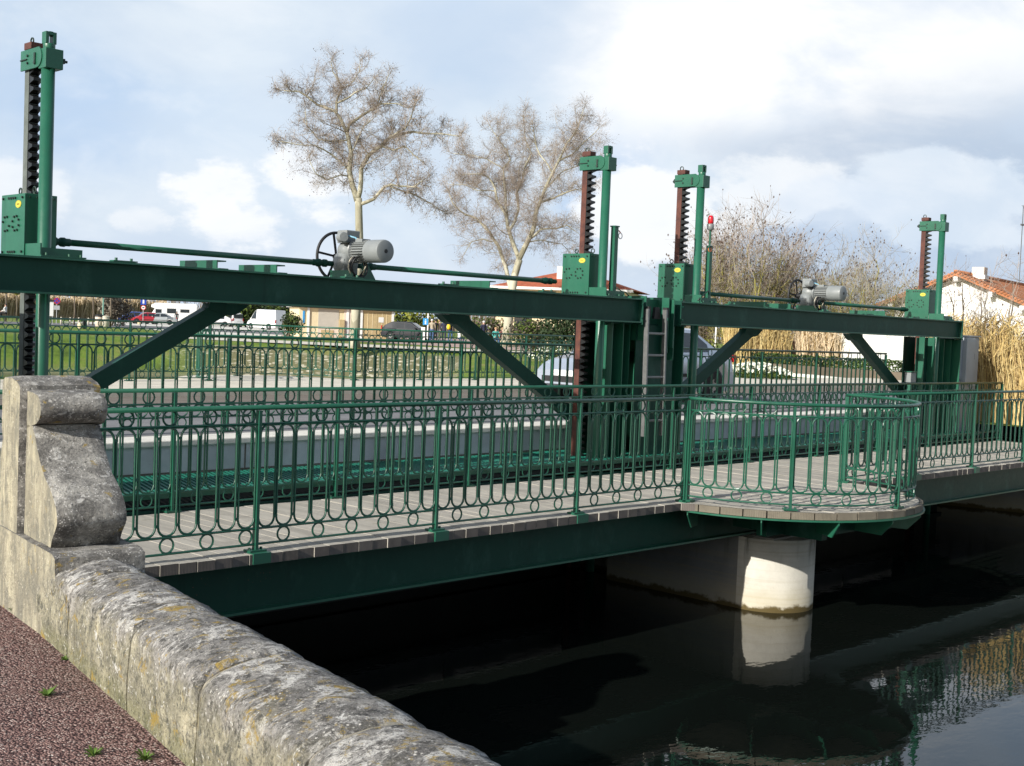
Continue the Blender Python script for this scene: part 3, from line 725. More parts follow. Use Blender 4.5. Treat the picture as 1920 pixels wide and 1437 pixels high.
# ------------------------------------------------------------------ walkway
BC, BR, BB = (6.75, 0.0), 1.575, 1.52                         # balcony centre and rail radius
def bal(a, r=BR):                                  # semicircle, a from 180 to 360 degrees
    return (BC[0]+r*math.cos(a), BC[1]+(r-BR+BB)*math.sin(a))
X0W, X1W = -1.95, 17.2
def walkway():
    t = thing('walkway', 'timber decked walkway on a green steel girder in front of the road bridge', 'footbridge', (7.5, 0.9, 0))
    # front I-girder, its flanges 3 mm proud of web ends
    m = MB()
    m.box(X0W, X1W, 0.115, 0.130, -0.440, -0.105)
    m.build('girder_web', green_shade, t)
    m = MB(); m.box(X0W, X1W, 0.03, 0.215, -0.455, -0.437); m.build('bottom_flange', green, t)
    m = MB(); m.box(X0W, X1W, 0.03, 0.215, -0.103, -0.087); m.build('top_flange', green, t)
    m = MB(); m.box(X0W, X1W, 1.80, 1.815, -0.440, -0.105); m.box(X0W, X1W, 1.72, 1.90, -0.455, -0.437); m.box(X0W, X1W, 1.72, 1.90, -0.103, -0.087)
    m.build('rear_girder', green_shade, t)
    for i in range(12): m = MB(); x = -1.2+i*1.6; m.box(x, x+0.08, 0.132, 1.798, -0.30, -0.105); m.build('cross_beam', green_shade, t)
    # planks run across the walkway; those on the balcony follow its rim
    rnd = random.Random(2); m = MB(); x = X0W
    while x < X1W:
        w = 0.142; y0 = -0.085
        xa, xb = x+0.0035, x+w-0.0035
        def edge(xx):
            d = abs(xx-BC[0])/(BR+0.05)
            if d >= 1: return y0
            return min(y0, BC[1]-(BB+0.05)*math.sqrt(1-d*d))
        ya, yb = edge(xa), edge(xb); z = rnd.uniform(-.003, .003); jit = rnd.uniform(-.006, .006)
        if abs(xa-BC[0]) > BR+0.05 and abs(xb-BC[0]) > BR+0.05: ya += jit; yb += jit
        m.mi = 0; m.add([(xa, ya, -0.072), (xb, yb, -0.072), (xb, 1.93, -0.072), (xa, 1.93, -0.072), (xa, ya, z), (xb, yb, z), (xb, 1.93, z), (xa, 1.93, z)],
              [(0,3,2,1), (4,5,6,7), (0,1,5,4), (1,2,6,5), (2,3,7,6), (3,0,4,7)])
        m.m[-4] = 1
        x += w
    m.build('deck_boards', [plank, plank_end_shade], t)
    # balcony rim: short timber segments over a green steel band, brackets below
    m = MB(); n = 22
    for i in range(n):
        a0, a1 = math.pi+math.pi*i/n+0.004, math.pi+math.pi*(i+1)/n-0.004
        p = [bal(a0, BR+0.056), bal(a1, BR+0.056), bal(a1, BR+0.092), bal(a0, BR+0.092)]
        h = rnd.uniform(-.006, .002)
        m.add([(q[0], q[1], -0.070) for q in p]+[(q[0], q[1], 0.002+h) for q in p], [(0,3,2,1), (4,5,6,7), (0,1,5,4), (1,2,6,5), (2,3,7,6), (3,0,4,7)])
    m.build('balcony_rim', rim_wood, t)
    m = MB(); pts = [bal(math.pi+math.pi*i/40, BR+0.112) for i in range(41)]; ins = [bal(math.pi+math.pi*i/40, BR+0.02) for i in range(41)]
    for i in range(40):
        p = [ins[i], ins[i+1], pts[i+1], pts[i]]
        m.add([(q[0], q[1], -0.090) for q in p]+[(q[0], q[1], -0.073) for q in p], [(0,1,2,3), (7,6,5,4), (1,0,4,5), (2,1,5,6), (3,2,6,7), (0,3,7,4)])
    m.build('balcony_band', green, t)
    for k, deg in enumerate((184, 211, 238, 262, 286, 312, 338, 356)):
        a = R(deg); o = Vector((*bal(a, BR+0.10), -0.092)); i_ = Vector((*bal(a, 0.6 if 195 < deg < 345 else 1.15), -0.092)); 
        if o.y > -0.25: i_ = Vector((o.x+(0.3 if o.x < BC[0] else -0.3), -0.02, -0.092))
        d = (i_-o).normalized(); s = d.cross(Vector((0,0,1))).normalized()
        m = MB(); m.prism([(0, 0), (0.0, -0.03), (0.13, -0.17), ((i_-o).length, -0.17), ((i_-o).length, 0)], o-s*0.006, d, (0,0,1), s, 0.012)
        m.build('balcony_bracket', green, t)
    m = MB(); m.box(5.75, 7.95, -0.62, -0.50, -0.33, -0.126); m.box(6.2, 7.5, -1.15, -1.05, -0.27, -0.126); m.box(6.1, 6.2, -1.05, 0.028, -0.34, -0.128); m.box(7.45, 7.55, -1.05, 0.028, -0.34, -0.128)
    m.build('balcony_joist', green_shade, t)
walkway()
def grating():
    t = thing('steel_grating', 'teal steel grating strip between the walkway and the road bridge', 'grating', (7.5, 2.9, 0.1))
    for (x0, x1) in ((-1.9, 6.0), (6.02, 9.0), (9.02, 16.9)):
        m = MB()
        for y in np.arange(2.14, 3.28, 0.05): m.box(x0, x1, y, y+0.012, 0.102, 0.128)
        x = x0
        while x < x1: m.bar((x, 2.14, 0.130), (min(x+0.34, x1), 3.28, 0.130), 0.022, 0.008); x += 0.055
        m.build('grate', teal, t)
    m = MB(); m.box(-1.9, 16.9, 2.10, 2.14, 0.095, 0.135); m.box(-1.9, 16.9, 3.28, 3.305, 0.06, 0.13); m.build('edge_angle', green, t)
    m = MB(); m.box(-1.9, 16.9, 1.96, 2.02, -0.10, 0.012); m.box(-1.9, 16.9, 1.935, 2.16, -0.125, -0.102); m.build('channel_and_sun_stop', green_shade, t)  # channel, plus a flat strip added below to stop sun through the deck gap
    m = MB(); m.box(-1.9, 16.9, 2.16, 3.27, 0.03, 0.04); m.build('tray', black_rub, t)
grating()

# ------------------------------------------------------------------ railings
RJ = random.Random(17)
def railing(name, label, path, length, posts, z0, plate=None, ends=True, group=None, first=0, nu=1, pitch=None, closed_ends=True, loc=None):
    """path(s) -> (x, y, (tx, ty)); ovals between posts with rings at every second oval"""
    p0 = path(0)
    t = thing(name, label, 'railing', loc or (p0[0], p0[1], z0), group)
    def P(s, z, n=0.0):
        x, y, (tx, ty) = path(s); return Vector((x - ty*n, y + tx*n, z0+z))
    def along(s0, s1, z, step):
        k = max(1, int(abs(s1-s0)/step)); return [P(s0+(s1-s0)*i/k, z) for i in range(k+1)]
    step = 0.10 if nu > 1 else 50
    m = MB(); m.smooth = True; m.tube(along(0, length, 1.05, step), 0.019, 8); m.build('handrail', green_rail, t)
    for z in (0.932, 0.172, 0.058):
        m = MB(); m.tube(along(0, length, z, step), 0.0095, 6); m.build('rail', green_rail, t)
    for s in posts:
        x, y, (tx, ty) = path(s); m = MB()
        m.obox((x, y, z0+0.515), (tx, ty, 0), (-ty, tx, 0), (0,0,1), 0.012, 0.024, 0.515)
        m.obox((x, y, z0+0.012), (tx, ty, 0), (-ty, tx, 0), (0,0,1), 0.07, 0.045, 0.008)
        for q in (-0.05, 0.05): m.cyl((x+tx*q, y+ty*q, z0+0.02), (x+tx*q, y+ty*q, z0+0.035), 0.011, 6)
        m.build('post', green_rail, t)
        if plate:
            m = MB(); c = Vector((x, y, z0)); oy = plate
            m.obox((x, y-0.047, z0-0.032), (1,0,0), (0,1,0), (0,0,1), 0.075, 0.047, 0.038); m.build('post_plate', green, t)
    cuts = list(posts)
    if not cuts or cuts[0] > 0.2: cuts = [0]+cuts
    if cuts[-1] < length-0.2: cuts = cuts+[length]
    for a, b in zip(cuts[:-1], cuts[1:]):
        n = max(1, int(round((b-a)/(pitch or 0.159))))
        # keep the pitch of the full bays; short bays simply hold fewer ovals
        pt = (b-a)/(n+0.08); m = MB()
        hw = pt*0.43; zt, zb = 0.925, 0.180
        for i in range(n):
            c = a+0.04*pt+(i+0.5)*pt+RJ.uniform(-.0035, .0035)
            pts = []
            for q in range(9): an = math.pi*q/8; pts.append(P(c+hw*math.cos(an), zt-hw+hw*math.sin(an)))
            for q in range(9): an = math.pi+math.pi*q/8; pts.append(P(c+hw*math.cos(an), zb+hw+hw*math.sin(an)))
            m.tube(pts, 0.0092, 6, closed=True)
            if i < n-1 or True:
                for z in (zt-hw-0.005, 0.5*(zt+zb)+0.03, zb+hw+0.005):
                    e = c+0.5*pt
                    if e < b-0.02: q = path(e); m.obox((q[0], q[1], z0+z), (q[2][0], q[2][1], 0), (-q[2][1], q[2][0], 0), (0,0,1), pt*0.085, 0.0085, 0.010)
            if i % 2 == 1 or (n < 3 and i == 0):
                for (zc) in (0.991, 0.115):
                    m.tube([P(c+0.0525*math.cos(2*math.pi*q/14), zc+0.0525*math.sin(2*math.pi*q/14)) for q in range(14)], 0.008, 5, closed=True)
        m.build('baluster_panel', green_rail, t)
    return t
def line(x0, y): return lambda s: (x0+s, y, (1.0, 0.0))
XL = -1.62
railing('railing', 'long straight green railing on the front deck edge, from stone pillar to balcony', line(XL, 0), 5.155-XL, [0.02, -XL, L_-XL, 2*L_-XL, 5.155-XL-0.01], 0.0, plate=-0.105)
# balcony rail follows the rim
def arc_path():
    n = 400; pts = [bal(math.pi+math.pi*i/n) for i in range(n+1)]; S = [0]
    for i in range(n): S.append(S[-1]+math.hypot(pts[i+1][0]-pts[i][0], pts[i+1][1]-pts[i][1]))
    def f(s):
        s = max(0, min(S[-1], s)); lo, hi = 0, n
        while hi-lo > 1:
            mid = (lo+hi)//2
            if S[mid] <= s: lo = mid
            else: hi = mid
        k = (s-S[lo])/(S[hi]-S[lo]); x = pts[lo][0]+(pts[hi][0]-pts[lo][0])*k; y = pts[lo][1]+(pts[hi][1]-pts[lo][1])*k
        d = Vector((pts[hi][0]-pts[lo][0], pts[hi][1]-pts[lo][1])).normalized(); return (x, y, (d.x, d.y))
    return f, S[-1]
AF, AL = arc_path()
railing('railing', 'curved green railing round the semicircular balcony above the pier', AF, AL, [0.03, AL*0.225, AL*0.50, AL*0.745, AL-0.03], 0.004, nu=2)
railing('railing', 'straight green railing at the front edge of the deck, right of the balcony', line(8.34, 0), 8.75, [0.01+L_*k for k in range(5)]+[8.73], 0.0, plate=-0.105)
railing('railing', 'green railing along the back edge of the timber deck, in front of the gate towers', line(XL, W_R), 17.27-XL, [0.445-XL+L_*k for k in range(-1, 10)]+[17.26-XL], 0.0)
railing('railing', 'green railing standing on the grey pavement kerb between the gates and the road', line(-3.1, 4.25), 20.4, [3.1+0.72+L_*k for k in range(-2, 10)]+[20.39], 0.43)
# far side of the road, with a balcony of its own
railing('railing', 'far green railing across the road, left of the far balcony, before the grassy bank', line(-3.2, 12.5), 10.6, [3.2+5.78-3.46-3.46*0.5*k for k in (2, 1, 0)]+[3.2+5.78-1.73, 3.2+5.78, 10.58], 0.50)
def far_arc():
    cx, r, n = 9.09, 1.69, 120; pts = [(cx-r*math.cos(math.pi*i/n), 12.5+r*math.sin(math.pi*i/n)) for i in range(n+1)]
    def f(s):
        a = max(0, min(math.pi, s/r)); return (cx-r*math.cos(a), 12.5+r*math.sin(a), (math.sin(a), math.cos(a)))
    return f, math.pi*r
FF, FL = far_arc()
railing('railing', 'curved green railing round the far balcony across the road', FF, FL, [0.03, FL*0.25, FL*0.5, FL*0.75, FL-0.03], 0.50, nu=2)
tfar = railing('railing', 'far green railing across the road, right of the far balcony, below the kiosk and walkers', line(10.78, 12.5), 6.8, [0.01, 1.77, 3.4, 5.0, 6.79], 0.50)
def far_balcony_deck():
    m = MB(); pts = [(9.09-1.85*math.cos(math.pi*i/24), 12.9+1.85*math.sin(math.pi*i/24)*0.95) for i in range(25)]; pts = [(7.24, 12.95)]+pts[1:-1]+[(10.94, 12.95)]
    m.prism(pts, (0,0,0.2), (1,0,0), (0,1,0), (0,0,1), 0.295); tag(m.build('far_balcony_floor', cream_con), 'semicircular concrete floor of the far balcony across the road', 'balcony')
far_balcony_deck()

# ------------------------------------------------------------------ sluice gate machinery
TX = (-0.515, 6.545, 8.483, 15.543); TY = 2.395; YB = 2.203; ZB, ZT = 1.821, 2.122
def lifting_beam(label):
    """twin I-beam portal with knee braces, about its own middle (x = 0)"""
    hl = 4.10
    t = thing('gate_beam', label, 'steel beam', (0, 0, 0), 'twin sluice gate beams')
    m = MB(); m.box(-hl, hl, YB+0.058, YB+0.070, ZB+0.016, ZT-0.016); m.build('front_web', green_shade, t)
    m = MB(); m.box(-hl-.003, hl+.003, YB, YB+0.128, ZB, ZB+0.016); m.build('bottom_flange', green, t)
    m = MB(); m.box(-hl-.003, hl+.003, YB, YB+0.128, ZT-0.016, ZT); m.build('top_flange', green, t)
    m = MB(); m.box(-hl, hl, 2.858, 2.87, ZB+0.016, ZT-0.016); m.box(-hl, hl, 2.80, 2.93, ZB, ZB+0.016); m.box(-hl, hl, 2.80, 2.93, ZT-0.016, ZT); m.build('rear_beam', green_shade, t)
    for s in (-1, 1):
        m = MB(); m.box(s*hl, s*(hl+0.012), YB-0.012, YB+0.142, ZB-0.022, ZT+0.01)
        for y in (YB+0.02, YB+0.108):
            for z in (ZB+0.06, ZT-0.07): m.cyl((s*hl-s*0.02, y-0.03, z), (s*hl-s*0.02, y-0.045, z), 0.012, 6)
        m.build('end_plate', green_shade, t)
    for x in (-1.93, -1.28, 1.55):
        m = MB(); m.box(x, x+0.012, YB+0.14, 2.98, ZT+0.003, ZT+0.085); m.box(x+0.012, x+0.10, YB+0.14, 2.98, ZT+0.073, ZT+0.085); m.box(x, x+0.10, YB+0.10, YB+0.14, ZT+0.003, ZT+0.012)
        m.build('cross_tie', green, t)
    for x in (-3.0, -0.55, 0.75, 2.3):
        m = MB(); m.box(x, x+0.22, YB+0.02, YB+0.10, ZT+0.003, ZT+0.014)
        for q in (0.04, 0.18): m.cyl((x+q, YB+0.06, ZT+0.014), (x+q, YB+0.06, ZT+0.036), 0.014, 6)
        m.build('clamp_plate', green, t)
    for s in (-1, 1):
        # knee brace: box strut, with a stub haunch under the beam
        a = Vector((s*1.50, 2.864, ZB-0.015)); b = Vector((s*3.59, 2.864, 0.63)); d = (b-a).normalized(); n = Vector((-d.z*s, 0, d.x*s))
        m = MB()
        if n.z < 0: n = -n
        m.obox((a+b)/2, d, (0,1,0), n, (b-a).length/2, 0.058, 0.078)
        m.build('knee_brace', green_shade, t)
        m = MB(); m.prism([(s*1.26, ZB-0.002), (s*1.70, ZB-0.002), (s*1.72, ZB-0.06), (s*1.46, ZB-0.115), (s*1.38, ZB-0.09)], (0, 2.802, 0), (1,0,0), (0,0,1), (0,1,0), 0.124)
        m.build('brace_haunch', green_shade, t)
    return t
gb = lifting_beam('nearer long green steel gate beam with knee braces, spanning the left gate')
gb2 = copy_tree(gb, (12.013, 0, 0), label='farther green steel gate beam with knee braces, spanning the right gate')
gb.location = (3.015, 0, 0)

def hoist(label):
    """rack hoist about its guide tube (x = 0): gearbox, toothed rack, tube and top clamp"""
    t = thing('rack_hoist', label, 'gate hoist', (0, 0, 0), 'rack hoists of the sluice gates')
    # gearbox
    x0, x1, y0, y1, z0, z1 = -0.105, 0.16, 2.515, 2.95, 2.21, 2.645
    m = MB(); m.box(x0, x1, y0, y1, z0, z1); gbx = m.build('gearbox', green, t, bevel=0.004)
    m = MB(); m.box(x0-0.012, x0-0.002, y0-0.004, y1+0.004, z0-0.08, z1-0.004)
    m.mi = 1
    for z in (z1-0.035, z0-0.045):
        for y in (y0+0.035, y0+0.17, y0+0.21, y0+0.25, y0+0.29, y1-0.035): m.cyl((x0-0.026, y, z), (x0-0.011, y, z), 0.0105, 6)
    for (cy, cz) in ((y0+0.155, 2.40), (y0+0.34, 2.40)):
        for k in range(8):
            a = k*math.pi/4+0.3
            if k % 4 == 3 and cy > y0+0.3: continue
            m.cyl((x0-0.026, cy+0.062*math.cos(a), cz+0.062*math.sin(a)), (x0-0.011, cy+0.062*math.cos(a), cz+0.062*math.sin(a)), 0.010, 6)
    for z in (z1-0.03,):
        for x in (x0+0.03, x0+0.09, x1-0.03): m.cyl((x, y0-0.013, z), (x, y0+0.001, z), 0.009, 6)
    m.build('cover_plate', [green, dark_bolt], gbx)
    m = MB()
    ov = [(0.052*math.cos(2*math.pi*k/24), 0.031*math.sin(2*math.pi*k/24)) for k in range(24)]
    m.prism(ov, (x0-0.012, y0+0.115, z1-0.088), (0,1,0), (0,0,1), (-1,0,0), 0.004); bd = m.build('maker_badge', badge_y, gbx)
    m = MB(); ov2 = [(p[0]*0.86, p[1]*0.86) for p in ov]
    # thin oval line and small strokes of lettering too small to read
    m.tube([(x0-0.0165, y0+0.115+p[0], z1-0.088+p[1]) for p in ov2], 0.0012, 4, closed=True)
    for k in range(5): m.box(x0-0.0172, x0-0.0162, y0+0.092+k*0.0105, y0+0.098+k*0.0105, z1-0.095, z1-0.081)
    m.build('badge_lettering', badge_ink, gbx)
    m = MB()
    for y in (y0+0.03, y1-0.14): m.ring(((x0+x1)/2-0.05, y, z1+0.035), (0,1,0), (0,0,1), 0.026, 0.007, 12, 5); m.cyl(((x0+x1)/2-0.05, y, z1-0.002), ((x0+x1)/2-0.05, y, z1+0.014), 0.010, 8)
    m.build('lifting_eye', dark_bolt, gbx)
    # base plate on the beams
    m = MB(); m.box(x0-0.002, x1+0.12, YB+0.012, 3.10, ZT+0.002, ZT+0.014); m.box(x0-0.002, x0+0.010, YB+0.03, y0-0.006, ZT+0.014, z0+0.02); m.box(x0+0.012, x1+0.10, YB+0.045, YB+0.057, ZT+0.016, ZT+0.075)
    for x in (x0+0.05, x1-0.02, x1+0.08): m.cyl((x, YB+0.03, ZT+0.014), (x, YB+0.03, ZT+0.034), 0.012, 6)
    m.build('base_plate', green, t)
    # rack with teeth towards the tube
    ry0, ry1 = 2.685, 2.765
    m = MB(); m.box(-0.028, 0.058, ry0, ry1, -1.75, 3.885); rk = m.build('rack_bar', rust, t)
    m = MB(); p = 0.0785; z = -1.7
    while z < 3.66:
        m.prism([(0, 0.002), (0, p*0.98), (-0.030, p*0.80), (-0.078, p*0.64), (-0.078, p*0.36), (-0.030, p*0.20)], (-0.025, ry0, z), (0,1,0), (0,0,1), (1,0,0), 0.080); z += p
    m.build('rack_teeth', grease, rk)
    m = MB(); m.box(-0.035, 0.065, ry0-0.045, ry1+0.008, 3.850, 3.905); m.build('rack_cap', rust, rk)
    m = MB(); m.ring((0.015, ry0+0.05, 3.93), (0,1,0), (0,0,1), 0.026, 0.007, 12, 5); m.build('rack_eye', dark_bolt, rk)
    # guide tube with forked head
    m = MB(); m.smooth = True; m.cyl((0, TY, -1.75), (0, TY, 3.72), 0.054, 20); gt = m.build('guide_tube', green, t)
    m = MB(); m.box(-0.058, 0.092, TY-0.075, TY+0.055, 3.655, 3.815); m.build('tube_head', green, gt, bevel=0.004)
    m = MB(); m.smooth = True; m.cyl((0, TY-0.01, 3.815), (0, TY-0.01, 3.858), 0.048, 16); m.smooth = False
    prof = [(-0.042, 0.0), (0.042, 0.0), (0.042, 0.075), (0.030, 0.10), (-0.030, 0.10), (-0.042, 0.075)]
    for (s, o) in ((-1, 0), (1, 0)): m.box(s*0.018, s*0.046, TY-0.045, TY+0.030, 3.856, 3.952)
    m.box(-0.018, 0.018, TY-0.045, TY+0.030, 3.925, 3.955); m.build('lifting_fork', green, gt, bevel=0.003)
    # clamp arm joining rack and tube
    m = MB(); m.box(-0.054, -0.040, TY+0.057, ry1+0.03, 3.672, 3.838); m.box(0.070, 0.084, TY+0.057, ry1+0.03, 3.672, 3.838)
    m.box(-0.040, 0.070, TY+0.058, ry0-0.10, 3.69, 3.82); ca = m.build('clamp_arm', green, t, bevel=0.003)
    m = MB(); m.lathe((-0.066, TY+0.068, 3.752), (1,0,0), [(0.082, 0), (0.082, 0.011)], 20); m.build('clamp_disc', green, ca)
    m = MB()
    for z in (3.725, 3.785): m.cyl((-0.066, ry0-0.03, z), (-0.053, ry0-0.03, z), 0.011, 6)
    m.cyl((-0.078, TY+0.10, 3.71), (-0.054, TY+0.10, 3.71), 0.016, 8); m.box(-0.076, -0.067, TY+0.088, TY+0.112, 3.70, 3.79)
    m.cyl((0, ry1+0.03, 3.76), (0, ry1+0.09, 3.76), 0.018, 8); m.box(-0.028, 0.028, ry1+0.052, ry1+0.064, 3.73, 3.79); m.cyl((-0.06, ry0-0.02, 3.757), (-0.06, ry1+0.02, 3.757), 0.006, 5)
    m.cyl((0.09, TY-0.02, 3.735), (0.15, TY-0.02, 3.735), 0.011, 8); m.box(0.11, 0.125, TY-0.04, TY, 3.715, 3.755)
    m.build('clamp_bolt', dark_bolt, ca)
    # pinion bearing on the side away from the shaft
    m = MB(); m.cyl((x1, 2.85, 2.29), (x1+0.10, 2.85, 2.29), 0.035, 12); m.box(x1+0.06, x1+0.10, 2.79, 2.91, ZT+0.016, 2.25); m.build('bearing_block', green, t)
    return t
h0 = hoist('tallest nearest rack hoist above the stone pillar, its toothed rack facing the viewer')
copy_tree(h0, (TX[1], 0, 0), label='rack hoist at the right end of the nearer beam, beside the plain hooked post')
copy_tree(h0, (TX[2], 0, 0), label='rack hoist at the left end of the farther beam, beside the red beacon')
copy_tree(h0, (TX[3], 0, 0), label='farthest rack hoist, in front of the white gabled house')
h0.location = (TX[0], 0, 0)
for o_ in h0.children:
    if o_.name.startswith('rack_bar'): o_.data = o_.data.copy(); o_.data.materials[0] = simple('grey_rack_steel', (0.10, 0.115, 0.105), 0.6, 0.3, 9)

def drive(label):
    """worm gear with electric motor towards the viewer, handwheel behind"""
    t = thing('drive_motor', label, 'electric motor', (0, 0, 0), 'gate drive motors')
    m = MB(); m.box(-0.16, 0.16, 2.55, 3.02, ZT+0.006, ZT+0.022); m.box(-0.10, -0.088, 2.6, 2.98, ZT+0.022, ZT+0.10); m.prism([(0.05, 0), (0.22, 0), (0.13, 0.13), (0.05, 0.13)], (0, 2.62, ZT+0.022), (1,0,0), (0,0,1), (0,1,0), 0.012); m.build('bed_plate', green, t)
    m = MB(); m.smooth = True; m.lathe((0, 2.93, 2.30), (0,-1,0), [(0.07, 0), (0.125, 0.02), (0.13, 0.10), (0.105, 0.16), (0.07, 0.18)], 20); m.lathe((0.02, 2.92, 2.43), (0,-1,0), [(0.06, 0), (0.095, 0.02), (0.095, 0.12), (0.07, 0.16), (0.085, 0.20), (0.12, 0.22)], 18); m.smooth = False
    m.box(-0.09, 0.09, 2.76, 2.90, ZT+0.022, 2.34); m.build('worm_gearbox', motor_grey, t)
    # motor body with fins and fan cowl
    my = 2.72; mz = 2.42; mx = 0.03
    m = MB(); m.smooth = True; m.lathe((mx, my, mz), (0,-1,0), [(0.0, 0), (0.118, 0.002), (0.118, 0.02), (0.092, 0.03), (0.092, 0.24), (0.116, 0.245), (0.118, 0.27), (0.118, 0.455), (0.112, 0.475), (0.095, 0.483), (0.022, 0.485), (0.02, 0.478), (0, 0.478)], 28)
    mb = m.build('motor_body', motor_grey, t, smooth=True, sharp=35)
    m = MB()
    for k in range(26):
        a = 2*math.pi*k/26; ca_, sa = math.cos(a), math.sin(a)
        m.obox((mx+0.103*ca_, my-0.135, mz+0.103*sa), (ca_,0,sa), (0,1,0), (-sa,0,ca_), 0.013, 0.10, 0.0028)
    m.build('cooling_fins', motor_grey, mb)
    m = MB(); m.cyl((mx, my-0.477, mz), (mx, my-0.488, mz), 0.021, 14); m.build('fan_hub', black_rub, mb)
    m = MB(); m.box(mx-0.06, mx+0.05, my-0.17, my-0.06, mz+0.095, mz+0.128); m.build('name_plate_box', motor_grey, mb)
    m = MB(); m.box(-0.085, 0.095, 2.74, 2.90, 2.505, 2.64); m.build('terminal_box', motor_grey, t, bevel=0.012)
    m = MB(); m.smooth = True; m.lathe((-0.115, 2.80, 2.56), (-0.35,-1,0), [(0.0, 0), (0.05, 0.002), (0.052, 0.10), (0.046, 0.11), (0, 0.112)], 18); m.build('limit_switch', motor_grey, t, smooth=True, sharp=40)
    # handwheel
    m = MB(); m.smooth = True; hy = 3.05; hx, hz = 0.03, 2.375; m.ring((hx, hy, hz), (1,0,0), (0,0,1), 0.25, 0.016, 40, 8)
    hw = m.build('handwheel_rim', black_rub, t)
    m = MB()
    for k in range(5): a = 2*math.pi*k/5+0.5; m.bar((hx, hy, hz), (hx+0.24*math.cos(a), hy, hz+0.24*math.sin(a)), 0.022, 0.014, (0,1,0))
    m.cyl((hx, hy-0.14, hz), (hx, hy+0.03, hz), 0.03, 10); m.build('handwheel_spokes', black_rub, hw)
    # spare cable coil hung in front of the gearbox
    rnd = random.Random(5)
    for k, mt in enumerate((black_rub, black_rub, cable_pale, black_rub, cable_blue)):
        m = MB(); m.smooth = True; rr = 0.105+rnd.uniform(-.012, .012); c = Vector((-0.02+rnd.uniform(-.012, .012), 2.62+rnd.uniform(-.03, .02), 2.265+rnd.uniform(-.008, .008)))
        n = 22; pts = [c+Vector((math.cos(2*math.pi*i/n)*rr*0.9, 0.012*math.sin(4*math.pi*i/n+k), math.sin(2*math.pi*i/n)*rr)) for i in range(n)]
        if mt is cable_blue: pts = [(-0.10, 2.72, 2.58), (-0.03, 2.66, 2.56), (0.0, 2.62, 2.50), (0.02, 2.60, 2.42), (0.07, 2.60, 2.37), (0.085, 2.60, 2.30)]; m.tube(pts, 0.009, 6)
        else: m.tube(pts, 0.009, 6, closed=True)
        m.build('cable', mt, t)
    m = MB(); m.smooth = True; m.tube([(0.09, 2.74, 2.54), (0.10, 2.66, 2.50), (0.06, 2.60, 2.42), (0.08, 2.60, 2.30)], 0.008, 6); m.tube([(0.04, 2.74, 2.56), (0.03, 2.63, 2.54), (0.07, 2.60, 2.44), (0.10, 2.61, 2.33), (0.04, 2.61, 2.18)], 0.008, 6); m.build('cable', cable_pale, t)
    return t
d0 = drive('grey motor with handwheel on the nearer beam, in front of the tall plane trunk')
copy_tree(d0, (12.013, 0, 0), label='grey motor with handwheel on the farther beam, in front of the yellowish bare bushes')
d0.location = (2.95, 0, 0)
def shaft(label, ln):
    """drive shaft lying along x from 0 to ln with a universal joint at each end"""
    t = thing('drive_shaft', label, 'drive shaft', (0, 0, 0), 'drive shafts of the gates')
    y, z = 2.85, 2.285
    m = MB(); m.smooth = True; m.cyl((0.24, y, z), (ln-0.24, y, z), 0.029, 14); m.build('shaft_tube', green, t)
    for (x, s) in ((0, 1), (ln, -1)):
        m = MB(); m.smooth = True; m.cyl((x, y, z), (x+s*0.07, y, z), 0.028, 12); m.lathe((x+s*0.07, y, z), (s,0,0), [(0.030, 0), (0.040, 0.012), (0.040, 0.05), (0.026, 0.07), (0.040, 0.09), (0.042, 0.125), (0.034, 0.14), (0.034, 0.175), (0.026, 0.185)], 14)
        m.build('universal_joint', green_shade, t)
    return t
s0 = shaft('drive shaft on the nearer beam, from the gearbox over the pillar to the motor', 3.10)
copy_tree(s0, (3.10, 0, 0), label='drive shaft on the nearer beam, from the motor right to the hooked post hoist')
copy_tree(s0, (8.68, 0, 0), label='drive shaft on the farther beam, from the beacon hoist to the motor')
copy_tree(s0, (12.21, 0, 0), label='drive shaft on the farther beam, from the motor to the farthest hoist')
s0.location = (-0.32, 0, 0)

def tower(name, label, x0, x1, ribs, loc, top=ZB, gap=None):
    """ribbed steel tower standing between the gates"""
    t = thing(name, label, 'steel tower', loc)
    m = MB(); m.box(x0, x1, 2.86, 2.88, -0.45, top-0.004); m.build('back_panel', green_shade, t)
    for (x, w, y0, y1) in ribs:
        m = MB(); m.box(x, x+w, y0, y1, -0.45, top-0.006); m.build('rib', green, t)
    return t
tw = tower('gate_tower', 'ribbed green steel tower between the two gates, behind the aluminium ladder', 6.62, 8.40,
      [(6.75, 0.012, 2.367, 2.518), (6.95, 0.014, 2.36, 2.518), (7.14, 0.012, 2.41, 2.518), (7.80, 0.014, 2.363, 2.86), (8.02, 0.014, 2.55, 2.86), (8.20, 0.014, 2.36, 2.86), (8.36, 0.014, 2.50, 2.86)], (7.5, 2.6, -0.45))
m = MB(); m.box(7.20, 7.97, 2.35, 2.362, -0.45, 1.80); m.build('front_panel', green_shade, tw)
m = MB(); m.box(6.64, 7.195, 2.52, 2.532, -0.45, 1.80); m.build('side_panel', green_shade, tw)
m = MB(); m.box(7.23, 7.245, 2.24, 3.1, 1.60, 2.16); m.box(7.245, 7.70, 2.42, 2.432, 1.62, 2.13); m.box(7.70, 7.715, 2.24, 3.1, 1.45, 2.16); m.box(7.76, 7.772, 2.20, 2.42, 1.52, 2.14); m.box(7.80, 7.812, 2.22, 2.40, 1.36, 1.79); m.build('saddle_plate', green, tw)
m = MB(); m.box(6.7, 8.3, 2.40, 2.85, 1.80, 1.815); m.build('cap_plate', green_shade, tw)
